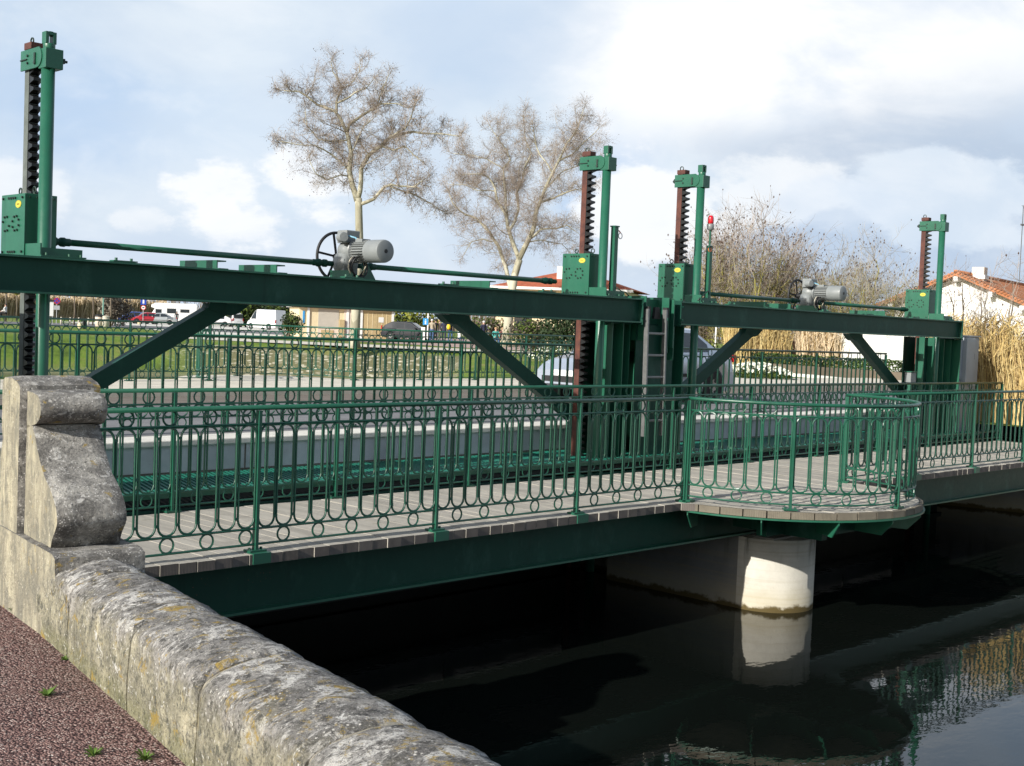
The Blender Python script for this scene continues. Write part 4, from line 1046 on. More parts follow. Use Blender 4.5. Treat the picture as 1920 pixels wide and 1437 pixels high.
rt = tower('gate_tower', 'ribbed green steel tower at the far end of the farther beam, beside the grey cabinet', 15.30, 16.18,
      [(15.12, 0.012, 2.40, 2.50), (15.45, 0.014, 2.38, 2.50), (15.80, 0.014, 2.37, 2.50), (16.02, 0.014, 2.345, 2.50), (16.17, 0.012, 2.24, 2.86)], (15.8, 2.6, -0.45))
m = MB(); m.box(15.05, 16.16, 2.505, 2.517, -0.45, 1.80); m.build('front_panel', green_shade, rt)
m = MB(); m.box(15.95, 16.3, 2.26, 3.08, ZB-0.03, ZB-0.006); m.build('cap_plate', green_shade, rt)
lt = tower('gate_tower', 'green steel tower at the left end of the nearer beam, behind the stone pillar', -1.18, -0.72,
      [(-1.15, 0.014, 2.34, 2.86), (-0.90, 0.014, 2.5, 2.86)], (-0.9, 2.6, -0.45))

def ladder():
    t = thing('ladder', 'short aluminium ladder leaning against the central gate tower', 'ladder', (7.3, 2.1, 0.13))
    xa, xb = 7.19, 7.56; yb, yt = 2.16, 2.19; zb, zt = 0.40, 2.0
    for x in (xa, xb):
        m = MB(); m.bar((x, yb, zb), (x, yt, zt), 0.025, 0.062, (0,1,0)); m.build('stile', alu, t)
    k = 0; z = 0.595
    while z < 1.95:
        y = yb+(yt-yb)*(z-zb)/(zt-zb); m = MB(); m.cyl((xa+0.012, y, z), (xb-0.012, y, z), 0.0165, 8); m.build('rung', alu, t); z += 0.275
    m = MB()
    for x in (xa, xb): m.box(x+0.014, x+0.055, yt-0.02, yt+0.05, zt-0.10, zt+0.03)
    m.prism([(0, 0), (0.13, 0.0), (0.10, 0.15), (0.02, 0.15)], (7.42, yt+0.06, zt-0.12), (1,0,0), (0,0,1), (0,1,0), 0.04); m.build('ladder_hook', black_rub, t)
ladder()
def hook_post():
    t = thing('post', 'plain square green post with a red and white cord hook, beside the second hoist', 'post', (6.68, 2.34, ZT))
    m = MB(); m.box(6.65, 6.715, 2.31, 2.375, ZT+0.016, 2.98); m.build('shaft', green, t)
    m = MB(); m.box(6.64, 6.725, 2.30, 2.385, 2.98, 2.995); m.build('cap', green, t)
    m = MB(); m.smooth = True; m.ring((6.79, 2.34, 2.88), (1,0,0), (0,0,1), 0.035, 0.006, 12, 5); m.build('cord_ring', white_pl, t)
    m = MB(); m.tube([(6.715, 2.34, 2.94), (6.76, 2.34, 2.94), (6.79, 2.34, 2.915)], 0.008, 5); m.build('cord_hook', orange_m, t)
    m = MB(); m.smooth = True; m.tube([(6.71, 2.30, 2.24), (6.78, 2.28, 2.20), (6.86, 2.27, 2.19), (6.93, 2.28, 2.145)], 0.008, 5); m.build('cable', dark_bolt, t)
hook_post()
def beacon():
    t = thing('beacon_post', 'green post carrying a red warning beacon on a thin rod', 'warning light', (8.66, 2.34, ZT))
    m = MB(); m.box(8.632, 8.692, 2.31, 2.37, ZT+0.016, 2.90); m.build('shaft', green, t)
    m = MB(); m.cyl((8.662, 2.34, 2.90), (8.662, 2.34, 3.13), 0.014, 8); m.build('rod', green, t)
    m = MB(); m.smooth = True; m.lathe((8.662, 2.34, 3.10), (0,0,1), [(0.02, 0), (0.045, 0.02), (0.046, 0.085), (0.04, 0.09)], 16); m.build('lamp_base', motor_grey, t)
    m = MB(); m.smooth = True; m.lathe((8.662, 2.34, 3.19), (0,0,1), [(0.036, 0), (0.041, 0.02), (0.041, 0.075), (0.034, 0.10), (0.018, 0.112), (0, 0.114)], 16); m.build('red_lens', red_lens, t, smooth=True)
    m = MB(); m.smooth = True; m.tube([(8.64, 2.30, 2.88), (8.58, 2.27, 2.88), (8.55, 2.27, 2.86)], 0.010, 6); m.build('plug_cable', black_rub, t)
    m = MB(); m.ring((8.60, 2.29, 2.845), (1,0,0), (0,0,1), 0.032, 0.006, 12, 5); m.build('cord_ring', orange_m, t)
    m = MB(); m.smooth = True; m.tube([(8.66, 2.31, 2.25), (8.58, 2.27, 2.29), (8.48, 2.25, 2.25), (8.38, 2.25, 2.19), (8.33, 2.25, 2.15)], 0.009, 6); m.build('cable', dark_bolt, t)
beacon()
def cabinet():
    t = thing('control_cabinet', 'tall grey control cabinet at the far end of the walkway beside golden reeds', 'cabinet', (16.9, 2.5, 0.1))
    m = MB(); m.box(16.55, 17.25, 2.40, 2.86, 0.1, 1.86); m.build('cabinet_body', cab_grey, t, bevel=0.01)
    m = MB(); m.box(16.90, 17.24, 2.385, 2.399, 0.95, 1.83); dd = m.build('door', cab_grey, t, bevel=0.004)
    m = MB(); m.box(17.02, 17.05, 2.37, 2.385, 1.45, 1.56); m.build('handle', black_rub, dd)
    m = MB(); m.box(16.56, 16.89, 2.30, 2.399, 1.02, 1.84); m.box(16.50, 16.56, 2.38, 2.80, 1.1, 1.80); m.build('side_box', cab_grey, t, bevel=0.006)
    m = MB(); m.box(16.52, 17.28, 2.37, 2.89, 1.862, 1.885); m.build('lid', cab_grey, t)
cabinet()
def small_post():
    t = thing('control_post', 'short green post with a small grey switch box before the far tower', 'switch post', (14.35, 2.25, 0.12))
    m = MB(); m.box(14.33, 14.40, 2.22, 2.28, 0.13, 1.05); m.build('shaft', green, t)
    m = MB(); m.box(14.27, 14.46, 2.19, 2.30, 1.05, 1.22); m.build('switch_box', motor_grey, t, bevel=0.006)
    m = MB(); m.box(14.25, 14.48, 2.17, 2.31, 1.222, 1.235); m.build('lid', green, t)
small_post()
# ------------------------------------------------------------------ trees and shrubs
CR = Vector((RGT.x, RGT.y, 0)).normalized(); CF = Vector((FWD.x, FWD.y, 0)).normalized()
def rand_unit(r):
    while True:
        v = Vector((r.uniform(-1,1), r.uniform(-1,1), r.uniform(-1,1)))
        if 0.05 < v.length < 1: return v.normalized()
def resample(P, d):
    o = [P[0]]
    for a, b in zip(P[:-1], P[1:]):
        n = max(1, int((b-a).length/d))
        for i in range(1, n+1): o.append(a+(b-a)*(i/n))
    return o
def bare_tree(name, label, base, limbs, unit, origin, rad0, seed, trunk_idx=0, droop=0.25, twigm=None, levels=(12, 8, 6), lens=(2.3, 1.25, 0.75), seeds=True, group=None, tops=None, depth=2.2, trunk_mat=None, up=0.15, sub=2.4):
    """limbs: (points in drawing units (x right, y down), start radius m, end radius m); depth is scattered at random"""
    r = random.Random(seed)
    t = thing(name, label, 'tree', tuple(base), group)
    tm = MB(); tm.smooth = True; twigs = MB(); balls = MB()
    polys = []
    for k, (pts, r0, r1) in enumerate(limbs):
        n = len(pts); yv = 0.0; P = []
        dep = r.uniform(-1, 1)*depth if k != trunk_idx else 0
        for i, (x, y) in enumerate(pts):
            f = i/(n-1) if n > 1 else 0
            yy = dep*f if len(pts) > 3 else dep*0.6*f
            P.append(Vector(base)+CR*((x-origin[0])*unit)+Vector((0,0,(origin[1]-y)*unit))+CF*(yy+(0 if k == trunk_idx else r.uniform(-.1, .1))))
        polys.append((P, r0, r1))
    # attach depth of a limb's start to its nearest parent point
    for k in range(1, len(polys)):
        P = polys[k][0]; s = P[0]; best = None
        for j in range(len(polys)):
            if j == k: continue
            if j > k: continue
            for q in resample(polys[j][0], 0.2):
                d = (q-s); d -= CF*d.dot(CF); dd = d.length
                if best is None or dd < best[0]: best = (dd, q)
        off = CF*((best[1]-s).dot(CF))
        for i in range(len(P)): P[i] = P[i]+off
    for k, (P, r0, r1) in enumerate(polys):
        Q = resample(P, 0.35); n = len(Q)
        Q = [q+Vector((noise.noise(q*0.9), noise.noise(q*0.9+Vector((7,0,0))), noise.noise(q*0.9+Vector((0,7,0)))))*0.10*(0 if k == trunk_idx else 1) for q in Q]
        rr = [r0+(r1-r0)*(i/(n-1)) for i in range(n)]
        if k == trunk_idx: rr[0] *= 1.35
        tm.tube(Q, rr, 8 if r0 > 0.1 else 6)
        polys[k] = (Q, r0, r1)
    def grow(start, d, ln, rad, lev):
        n = 4 if lev == 0 else 3; P = [start]; dd = d.copy()
        for i in range(n):
            dd = (dd+rand_unit(r)*0.38+Vector((0,0,up if lev == 0 else (up-droop*(i+1)/n)))).normalized(); P.append(P[-1]+dd*(ln/n))
        twigs.mi = 0 if lev > 0 else 1
        twigs.tube(P, [rad*(1-0.55*i/n) for i in range(n+1)], 3 if lev else 4, caps=False)
        if lev+1 < len(levels)+0 and lev < 2:
            c = levels[lev+1]
            for i in range(c):
                f = r.uniform(0.2, 1.0); j = min(n-1, int(f*n)); s = P[j]+(P[j+1]-P[j])*(f*n-j)
                ax = (P[j+1]-P[j]).normalized(); q = (ax*r.uniform(.2, .9)+rand_unit(r)*0.95).normalized()
                grow(s, q, lens[lev+1]*r.uniform(.55, 1.2), rad*0.55, lev+1)
        elif seeds and r.random() < 0.10:
            e = P[-1]+Vector((0,0,-r.uniform(.03, .16))); s = r.uniform(.018, .030)
            balls.add([e+Vector((s,0,0)), e+Vector((-s,0,0)), e+Vector((0,s,0)), e+Vector((0,-s,0)), e+Vector((0,0,s*1.3)), e+Vector((0,0,-s*1.3))], [(0,2,4), (2,1,4), (1,3,4), (3,0,4), (2,0,5), (1,2,5), (3,1,5), (0,3,5)])
    # secondary boughs fill the crown between the drawn limbs
    subs = []
    for k, (Q, r0, r1) in enumerate(polys):
        if k == trunk_idx: continue
        n = len(Q); i = 4
        while i < n-2:
            ax = (Q[i+1]-Q[i]).normalized(); f = i/n; L_s = sub*r.uniform(.5, 1.0)*(1-.45*f); d = (ax*.55+rand_unit(r)*.9+Vector((0,0,.18))).normalized(); P = [Q[i]]; m_ = max(4, int(L_s/.3))
            for q in range(m_): d = (d+rand_unit(r)*.30+Vector((0,0,.05))).normalized(); P.append(P[-1]+d*(L_s/m_))
            rs = min(.035, (r0+(r1-r0)*f)*.5); twigs.mi = 1; twigs.tube(P, [rs*(1-.7*q/m_) for q in range(m_+1)], 4, caps=False); subs.append((P, rs, rs*.35)); i += r.choice((2, 3, 3, 4))
    polys = polys+subs
    for k, (Q, r0, r1) in enumerate(polys):
        if k == trunk_idx: continue
        n = len(Q); ln = sum((Q[i+1]-Q[i]).length for i in range(n-1)); cnt = max(3, int(levels[0]*ln/5.0))
        for i in range(cnt):
            f = 1-r.random()*0.88; j = min(n-2, int(f*(n-1))); ax = (Q[j+1]-Q[j]).normalized()
            d = (ax*r.uniform(.1, .8)+rand_unit(r)).normalized()
            grow(Q[j], d, lens[0]*r.uniform(.5, 1.15), max(0.007, min(0.016, r1)), 0)
        [grow(Q[-1], ((Q[-1]-Q[-2]).normalized()+rand_unit(r)*0.5).normalized(), lens[0]*0.5, r1*0.7, 0) for _ in range(2)]
    tm.build('trunk', trunk_mat or bark, t)
    cr = twigs.build('crown', [twigm or twig_m, twig_pale if twigm is None else twigm], t)
    if balls.v: tag(balls.build('seed_cluster', seed_m, cr), kind='stuff')
    return t
U1 = 64.0/FPX*0.26445
b1 = bearing_point(662, 64.0, 0.35)
T1 = [([(690,2170),(696,1700),(700,1400),(688,1180),(684,1120)], .27, .185),
 ([(685,1140),(640,1020),(615,900),(620,780),(600,640),(545,540),(505,480),(430,450),(370,430),(300,370),(250,340),(150,340)], .165, .03),
 ([(515,490),(510,400),(530,290),(500,220),(450,150),(430,70)], .075, .02),
 ([(600,640),(612,575),(700,520),(790,450),(840,425),(950,430),(1020,470)], .085, .02),
 ([(515,415),(600,370),(640,330),(720,300),(770,240)], .05, .018),
 ([(605,690),(480,700),(390,690),(310,600),(295,480)], .05, .02),
 ([(688,1120),(700,1000),(702,890),(750,800),(830,730),(900,655),(1050,620),(1150,625),(1250,620),(1380,640)], .135, .025),
 ([(900,655),(1000,600),(1040,540),(1080,440)], .06, .02),
 ([(830,730),(920,770),(1020,745),(1080,820),(1150,870)], .05, .02),
 ([(750,800),(700,730),(660,690)], .045, .02),
 ([(706,1165),(790,1120),(870,1050),(920,1030),(1090,1045),(1160,990)], .10, .022),
 ([(920,1045),(1050,1075),(1200,1140),(1290,1190)], .05, .02),
 ([(625,950),(560,950),(470,1000),(400,960),(370,880)], .045, .02),
 ([(612,900),(500,810),(380,740),(260,760),(160,750)], .05, .02),
 ([(800,460),(830,380),(860,300),(900,240)], .035, .018),
 ([(620,790),(690,640),(720,600),(800,560)], .035, .018),
 ([(530,300),(600,250),(650,180),(660,120)], .03, .016)]
def squeeze(T, ox, fy, k, kx): return [([(ox+(x-ox)*(kx if y < fy else 1), fy+(y-fy)*k if y < fy else y) for x, y in pts], a, b) for pts, a, b in T]
T1 = squeeze(T1, 690, 1130, .925, 1.0)
bare_tree('plane_tree', 'tall leafless plane tree with a pale straight trunk behind the nearer motor', b1, T1, U1, (690, 2170), .27, 11, levels=(21, 10, 5), lens=(0.9, 0.55, 0.34), sub=2.3, group=None)
U2 = 84.0/FPX*0.26445
b2 = bearing_point(945, 84.0, 0.35)
T2 = [([(615,1840),(640,1500),(660,1330),(690,1215)], .36, .24),
 ([(640,1450),(600,1280),(540,1130),(470,1010),(370,910),(290,875),(200,800),(165,730)], .17, .03),
 ([(490,1080),(420,1065),(340,1090),(300,1190)], .05, .02),
 ([(690,1210),(630,1090),(605,980),(580,880),(520,780),(495,680),(450,600),(400,570),(260,585)], .17, .025),
 ([(580,880),(575,750),(555,600),(550,520),(600,450),(570,380),(520,310),(440,170)], .10, .02),
 ([(610,1000),(650,920),(670,830),(650,720),(690,600),(710,490),(740,400),(700,300),(680,110)], .10, .02),
 ([(690,1210),(740,1080),(780,960),(800,840),(850,690),(890,590),(930,480),(990,350),(1060,230),(1090,100)], .20, .022),
 ([(930,480),(1030,430),(1110,350),(1190,250)], .07, .02),
 ([(830,780),(950,730),(1060,690),(1170,660)], .08, .02),
 ([(760,1050),(830,990),(940,985),(1010,960),(1090,1020)], .08, .02),
 ([(890,560),(800,420),(760,300),(740,180)], .06, .02),
 ([(550,520),(420,440),(300,400),(180,390)], .05, .02),
 ([(860,680),(960,560),(1100,500),(1210,460)], .05, .02),
 ([(500,700),(380,690),(260,640),(150,640)], .045, .02),
 ([(740,1080),(850,1060),(980,1090),(1060,1160)], .05, .02)]
T2 = squeeze(T2, 650, 1210, .935, 1.0)
bare_tree('plane_tree', 'broad leafless plane tree with forked pale limbs, left of the second rack hoist', b2, T2, U2, (615, 1840), .36, 23, levels=(20, 10, 5), lens=(1.15, 0.7, 0.44), sub=3.0)

def shrub_tree(name, label, base, h, spread, stems, seed, mats, seeds=0.3, group=None, cat='tree', dens=(7, 6, 5), lens=None, lean=(0, 0)):
    """many-stemmed bare tree"""
    r = random.Random(seed); t = thing(name, label, cat, tuple(base), group)
    st = MB(); st.smooth = True; tw = MB(); bl = MB()
    lens = lens or (h*0.30, h*0.17, h*0.10)
    def grow(s, d, ln, rad, lev):
        n = 3; P = [s]; dd = d.copy()
        for i in range(n): dd = (dd+rand_unit(r)*0.30+Vector((0,0,.12))).normalized(); P.append(P[-1]+dd*(ln/n))
        zrel = (s.z-base[2])/h
        tw.mi = 0 if (r.random() > zrel*1.15+0.05) else 1
        tw.tube(P, [rad*(1-0.5*i/n) for i in range(n+1)], 3, caps=False)
        if lev < 2:
            for i in range(dens[lev+1]):
                f = r.uniform(.25, 1); j = min(n-1, int(f*n)); grow(P[j]+(P[j+1]-P[j])*(f*n-j), ((P[j+1]-P[j]).normalized()*.6+rand_unit(r)*.8).normalized(), lens[lev+1]*r.uniform(.6, 1.2), rad*.6, lev+1)
        elif r.random() < seeds:
            e = P[-1]; q = r.uniform(.022, .045)*h/6
            bl.add([e+Vector((q,0,0)), e+Vector((-q,0,0)), e+Vector((0,q,0)), e+Vector((0,-q,0)), e+Vector((0,0,q*1.6)), e+Vector((0,0,-q*1.6))], [(0,2,4), (2,1,4), (1,3,4), (3,0,4), (2,0,5), (1,2,5), (3,1,5), (0,3,5)])
    for k in range(stems):
        a = r.uniform(0, 2*math.pi); out = math.sqrt(r.random()); tip = Vector(base)+Vector((math.cos(a)*spread*out+lean[0], math.sin(a)*spread*out*0.8+lean[1], h*(1-0.38*out**2)*r.uniform(.78, .98)))
        s0 = Vector(base)+Vector((math.cos(a)*0.25*spread*out*r.random(), math.sin(a)*.25*spread*out*r.random(), 0)); mid = s0+(tip-s0)*0.5+Vector((math.cos(a), math.sin(a), 0))*spread*0.10
        P = [s0]+[s0*(1-f)**2+mid*2*f*(1-f)+tip*f*f+rand_unit(r)*0.06*h*0.3 for f in (.15,.3,.45,.6,.75,.9,1.0)]
        st.tube(P, [h*0.011*(1-.75*i/7) for i in range(8)], 5)
        for i in range(dens[0]):
            f = r.uniform(.2, 1); j = min(6, int(f*7)); s = P[j]+(P[j+1]-P[j])*(f*7-j)
            grow(s, ((P[j+1]-P[j]).normalized()*.7+rand_unit(r)*.7).normalized(), lens[0]*r.uniform(.5, 1.1), h*0.0024, 0)
    st.build('trunk', mats[0], t); cr = tw.build('crown', list(mats), t)
    if bl.v: tag(bl.build('seed_cluster', seed_m, cr), kind='stuff')
    return t
shrub_tree('bare_tree', 'dense leafless tree dotted with dark seed clusters and yellow lichen, behind the red beacon', bearing_point(1398, 58, 0.3), 6.4, 3.1, 34, 5, (yel_twig, twig_m), 0.2, dens=(9, 6, 5))
shrub_tree('bare_tree', 'lower rounded leafless tree between the farther motor and the farthest hoist', bearing_point(1592, 60, 0.3), 5.5, 3.4, 36, 6, (yel_twig, twig_pale), 0.15, dens=(9, 6, 4))
shrub_tree('bare_tree', 'slim leafless shrub at the left foot of the beacon post', bearing_point(1312, 60, 0.3), 6.0, 1.2, 9, 16, (brown_twig, twig_m), 0.4, dens=(6, 5, 4))
shrub_tree('bare_tree', 'sparse dark twiggy tree in front of the white house gable', bearing_point(1828, 36, 0.3), 3.6, 1.25, 8, 7, (brown_twig, twig_m), 0.05, dens=(6, 5, 3))
shrub_tree('bare_tree', 'thin leaning bare tree reaching past the white house roof at the picture edge', bearing_point(1905, 40, 0.3), 4.0, 1.5, 6, 8, (brown_twig, twig_m), 0.0, dens=(6, 4, 3))
shrub_tree('bare_tree', 'dark low thicket in front of the white house walls', bearing_point(1860, 38, 0.3), 2.4, 1.6, 12, 9, (brown_twig, twig_m), 0.05, dens=(7, 5, 3))
# distant bare wood behind the houses: one mass
def far_wood():
    r = random.Random(12); m = MB()
    for i in range(1900):
        u = r.choice([r.uniform(1140, 1330), r.uniform(830, 1330), r.uniform(-60, 560), r.uniform(1300, 1750)]); d = r.uniform(210, 280)
        p = bearing_point(u, d, 0.3); h = r.uniform(3, 7.5)*(0.75 if u < 600 else 1)*(1.1+0.35*noise.noise(Vector((u*.03, 0, 0))))
        for k in range(4):
            q = p+Vector((r.uniform(-.6,.6), r.uniform(-.6,.6), r.uniform(0.2,.7)*h)); e = q+Vector((r.uniform(-.9,.9), r.uniform(-.9,.9), r.uniform(.2,.4)*h)); m.tube([q, e], [.07, .03], 3, caps=False)
        m.tube([p, p+Vector((r.uniform(-.4,.4), r.uniform(-.4,.4), h*.7))], [.10, .05], 3, caps=False)
    tag(m.build('far_wood', brown_twig), 'hazy brown leafless wood along the horizon', 'wood', kind='stuff')
far_wood()

def leaf_mass(m, r, c, rx, ry, rz, n, s, top=True):
    """leaf-sized faces through an uneven volume"""
    for i in range(n):
        d = rand_unit(r); k = r.random()**0.35
        w = 1+0.28*noise.noise(Vector((d.x*2.2+c[0], d.y*2.2+c[1], d.z*2.2)))
        p = Vector((c[0]+d.x*rx*k*w, c[1]+d.y*ry*k*w, c[2]+d.z*rz*k*w))
        a = rand_unit(r); b = a.cross(rand_unit(r)).normalized(); ss = s*r.uniform(.6, 1.4)
        m.mi = 0 if noise.noise(p*(1.1/max(rx, 0.3)))+r.uniform(-.5, .5) < 0.05 else 1
        m.add([p-a*ss, p+b*ss*.55, p+a*ss, p-b*ss*.55], [(0,1,2,3)])
def bush(name, label, base, rx, ry, h, n, s, mats, seed, cat='bush', group=None, lobes=4):
    r = random.Random(seed); t = thing(name, label, cat, tuple(base), group); m = MB()
    for k in range(lobes):
        c = Vector(base)+Vector((r.uniform(-.55, .55)*rx, r.uniform(-.5, .5)*ry, h*r.uniform(.3, .62)))
        leaf_mass(m, r, c, rx*r.uniform(.5, .75), ry*r.uniform(.5, .75), h*r.uniform(.32, .42), n//lobes, s)
    m.build('foliage', list(mats), t)
    st = MB()
    for k in range(5): a = r.uniform(0, 6.28); st.tube([Vector(base)+Vector((math.cos(a)*.1*rx, math.sin(a)*.1*ry, 0)), Vector(base)+Vector((math.cos(a)*.3*rx, math.sin(a)*.3*ry, h*.35)), Vector(base)+Vector((math.cos(a)*.55*rx, math.sin(a)*.55*ry, h*.7))], [.04*h*.4, .03*h*.4, .012*h*.4], 5)
    st.build('stem', brown_twig, t)
    return t
P_ = bearing_point
bush('evergreen_bush', 'large dark and yellow-green bush left of the white delivery van', P_(462, 168, .35), 4.4, 3.0, 4.6, 2600, .24, (leaf_dark, leaf_mid), 1)
bush('evergreen_bush', 'rounded mid green bush between the white van and the kiosk', P_(535, 91, .35), .95, 1.0, 2.1, 1700, .09, (leaf_dark, leaf_mid), 2)
bush('evergreen_bush', 'tall dark bush behind the white delivery van', P_(512, 172, .35), 4.6, 2.6, 4.8, 2200, .24, (leaf_dark, leaf_mid), 3)
bush('evergreen_bush', 'bright yellow-green bush right of the kiosk, behind the dark car', P_(772, 105, .35), 2.6, 2.2, 3.2, 2400, .15, (leaf_mid, leaf_yel), 4)
bush('evergreen_bush', 'dark conifer-like bush under the right end of the nearer beam', P_(1048, 58, .35), 1.3, 1.3, 2.5, 2300, .08, (leaf_dark, leaf_dark), 5)
bush('evergreen_bush', 'olive hedge bush behind the second plane tree trunk', P_(990, 72, .35), 2.4, 1.2, 2.2, 2200, .09, (leaf_mid, brown_twig), 6)
bush('evergreen_bush', 'brown-green hedge behind the seated visitors', P_(915, 92, .35), 2.6, 1.4, 2.3, 1900, .11, (brown_twig, leaf_mid), 7)
bush('evergreen_bush', 'green bush seen below the left end of the farther beam', P_(1318, 48, .35), .55, .6, 1.35, 900, .06, (leaf_mid, leaf_yel), 8)
bush('flowering_shrub', 'pale cream flowering shrub before the dark conifer-like bush', P_(1040, 50, .3), 1.0, .8, .95, 1100, .05, (leaf_mid, petal), 9)
bush('evergreen_bush', 'grey-brown twiggy round bush behind the third young tree', P_(203, 125, .35), 2.1, 1.8, 3.6, 2600, .13, (brown_twig, twig_pale), 10)

# clipped hedge, flower bed and white kerb on the right bank
def hedge():
    t = thing('clipped_hedge', 'long low clipped green hedge behind the white kerb on the right bank', 'hedge', tuple(P_(1550, 47, .3)))
    r = random.Random(31); a = P_(1365, 50, .3); b = P_(1790, 41, .3); m = MB()
    for i in range(9000):
        f = r.random(); p = a+(b-a)*f; ht = 0.72+0.07*noise.noise(Vector((f*22, 0, 0)))
        q = p+CF*r.uniform(-.35, .35)+Vector((0,0,0.1+ht*r.random()**.7)); x = rand_unit(r); y = x.cross(rand_unit(r)).normalized(); s = r.uniform(.03, .06)
        m.mi = 0 if noise.noise(q*1.5)+r.uniform(-.4, .4) < 0 else 1
        m.add([q-x*s, q+y*s*.6, q+x*s, q-y*s*.6], [(0,1,2,3)])
    m.build('foliage', [leaf_hedge, leaf_dark], t)
    m = MB(); m.bar(a+Vector((0,0,.2)), b+Vector((0,0,.2)), .5, .5); m.build('inner_twigs', brown_twig, t)
hedge()
def kerb_line():
    m = MB(); pts = [P_(u, d, .28) for u, d in ((1340, 42), (1440, 45.5), (1520, 44.5), (1600, 41.5), (1700, 38), (1800, 35))]
    for a, b in zip(pts[:-1], pts[1:]): m.bar(a+Vector((0,0,.1)), b+Vector((0,0,.1)), .3, .22)
    tag(m.build('white_kerb', white_con), 'white kerb curving along the foot of the clipped hedge', 'kerb')
    tag(sheet('right_paving', [tuple(P_(u, d, 0))[:2] for u, d in ((1340, 41), (1440, 45), (1520, 44), (1600, 41), (1700, 37.6), (1840, 34), (1800, 27), (1500, 30), (1340, 33))], 0.292, pink_pave), kind='structure')
    tag(sheet('right_soil', [tuple(P_(u, d, 0))[:2] for u, d in ((1340, 43), (1440, 46), (1520, 45), (1600, 42), (1800, 35.5), (1900, 46), (1340, 56))], 0.288, gutter), kind='structure')
kerb_line()
def flower_bed():
    c = P_(1415, 38, .3); t = thing('flower_bed', 'round raised bed of white flowers with a pale rim behind the silver car', 'flower bed', tuple(c))
    m = MB(); m.smooth = True; m.lathe(c, (0,0,1), [(1.25, 0), (1.3, .08), (1.25, .2), (1.12, .2), (1.1, .15)], 28); m.build('rim', white_con, t)
    r = random.Random(8); m = MB()
    for i in range(1500):
        a = r.uniform(0, 6.28); q = math.sqrt(r.random())*1.08; p = c+Vector((q*math.cos(a), q*math.sin(a), .18+.42*(1-q*q/1.5)*r.random())); x = rand_unit(r); y = x.cross(rand_unit(r)).normalized(); s = r.uniform(.03, .06); m.mi = 0
        m.add([p-x*s, p+y*s*.5, p+x*s, p-y*s*.5], [(0,1,2,3)])
    m.build('leaves', leaf_mid, t); m = MB()
    for i in range(420):
        a = r.uniform(0, 6.28); q = math.sqrt(r.random())*1.08; p = c+Vector((q*math.cos(a), q*math.sin(a), .3+.34*(1-q*q/1.5))); x = rand_unit(r); y = x.cross(rand_unit(r)).normalized(); s = r.uniform(.035, .06)
        m.add([p-x*s, p+y*s, p+x*s, p-y*s], [(0,1,2,3)])
    m.build('blossoms', petal, t)
flower_bed()
def reeds(name, label, a, b, depth, n, h0, h1, mat, seed, w=0.012):
    r = random.Random(seed); m = MB()
    for i in range(n):
        p = a+(b-a)*r.random()+CF*r.uniform(0, depth); h = r.uniform(h0, h1)*(1+.30*noise.noise(p*1.1)); l = Vector((r.gauss(0, .09), r.gauss(0, .09), 1))
        m.mi = r.choice((0, 0, 1, 2))
        e = p+l*h; k = p+l*h*.6+Vector((r.gauss(0, .02)*h, r.gauss(0, .02)*h, 0)); m.tube([p, k, e], [w, w*.8, w*.25], 3, caps=False)
        if r.random() < .5:
            m.tube([e, e+Vector((r.gauss(.06, .08), r.gauss(0, .08), .05+.08*r.random()))*1.6], [w*1.6, w*.4], 3, caps=False)
        if r.random() < .6:
            q = p+l*h*r.uniform(.3, .8); m.tube([q, q+Vector((r.gauss(0, .16), r.gauss(0, .16), .12))], [w*.8, w*.2], 3, caps=False)
    tag(m.build(name, mat if isinstance(mat, tuple) else (mat, mat, reed_d)), label, 'reeds', kind='stuff')
reeds('golden_reeds', 'tall golden reeds behind the grey cabinet at the right edge', P_(1826, 25.5, .25), P_(1990, 24, .25), 3.4, 3400, 0.85, 1.8, (reed_m, reed_l, reed_d), 3, .008)
reeds('golden_reeds', 'golden reeds seen under the left half of the farther beam', P_(1368, 48.5, .3), P_(1478, 49, .3), 1.6, 1900, 1.3, 2.2, (reed_m, reed_l, reed_d), 4, .013)
reeds('tan_reeds', 'pale tan reeds under the middle of the farther beam', P_(1500, 49, .3), P_(1578, 49, .3), 1.6, 1100, 1.1, 2.0, reed_tan, 5, .016)
reeds('tan_reeds', 'long tan reed bank along the far side of the lawn at the left', P_(-60, 176, .35), P_(300, 205, .35), 4, 7500, 1.8, 3.4, reed_tan, 6, .05)
for (u, sd) in ((1478, 41), (1510, 42)):
    shrub_tree('red_twig_shrub', 'red stemmed bare shrub ' + ('right beside the golden reeds' if u < 1490 else 'between the red shrub and the tan reeds'), P_(u, 50, .3), 1.9, .8, 14, sd, (red_twig, red_twig), 0, cat='shrub', dens=(4, 4, 2))

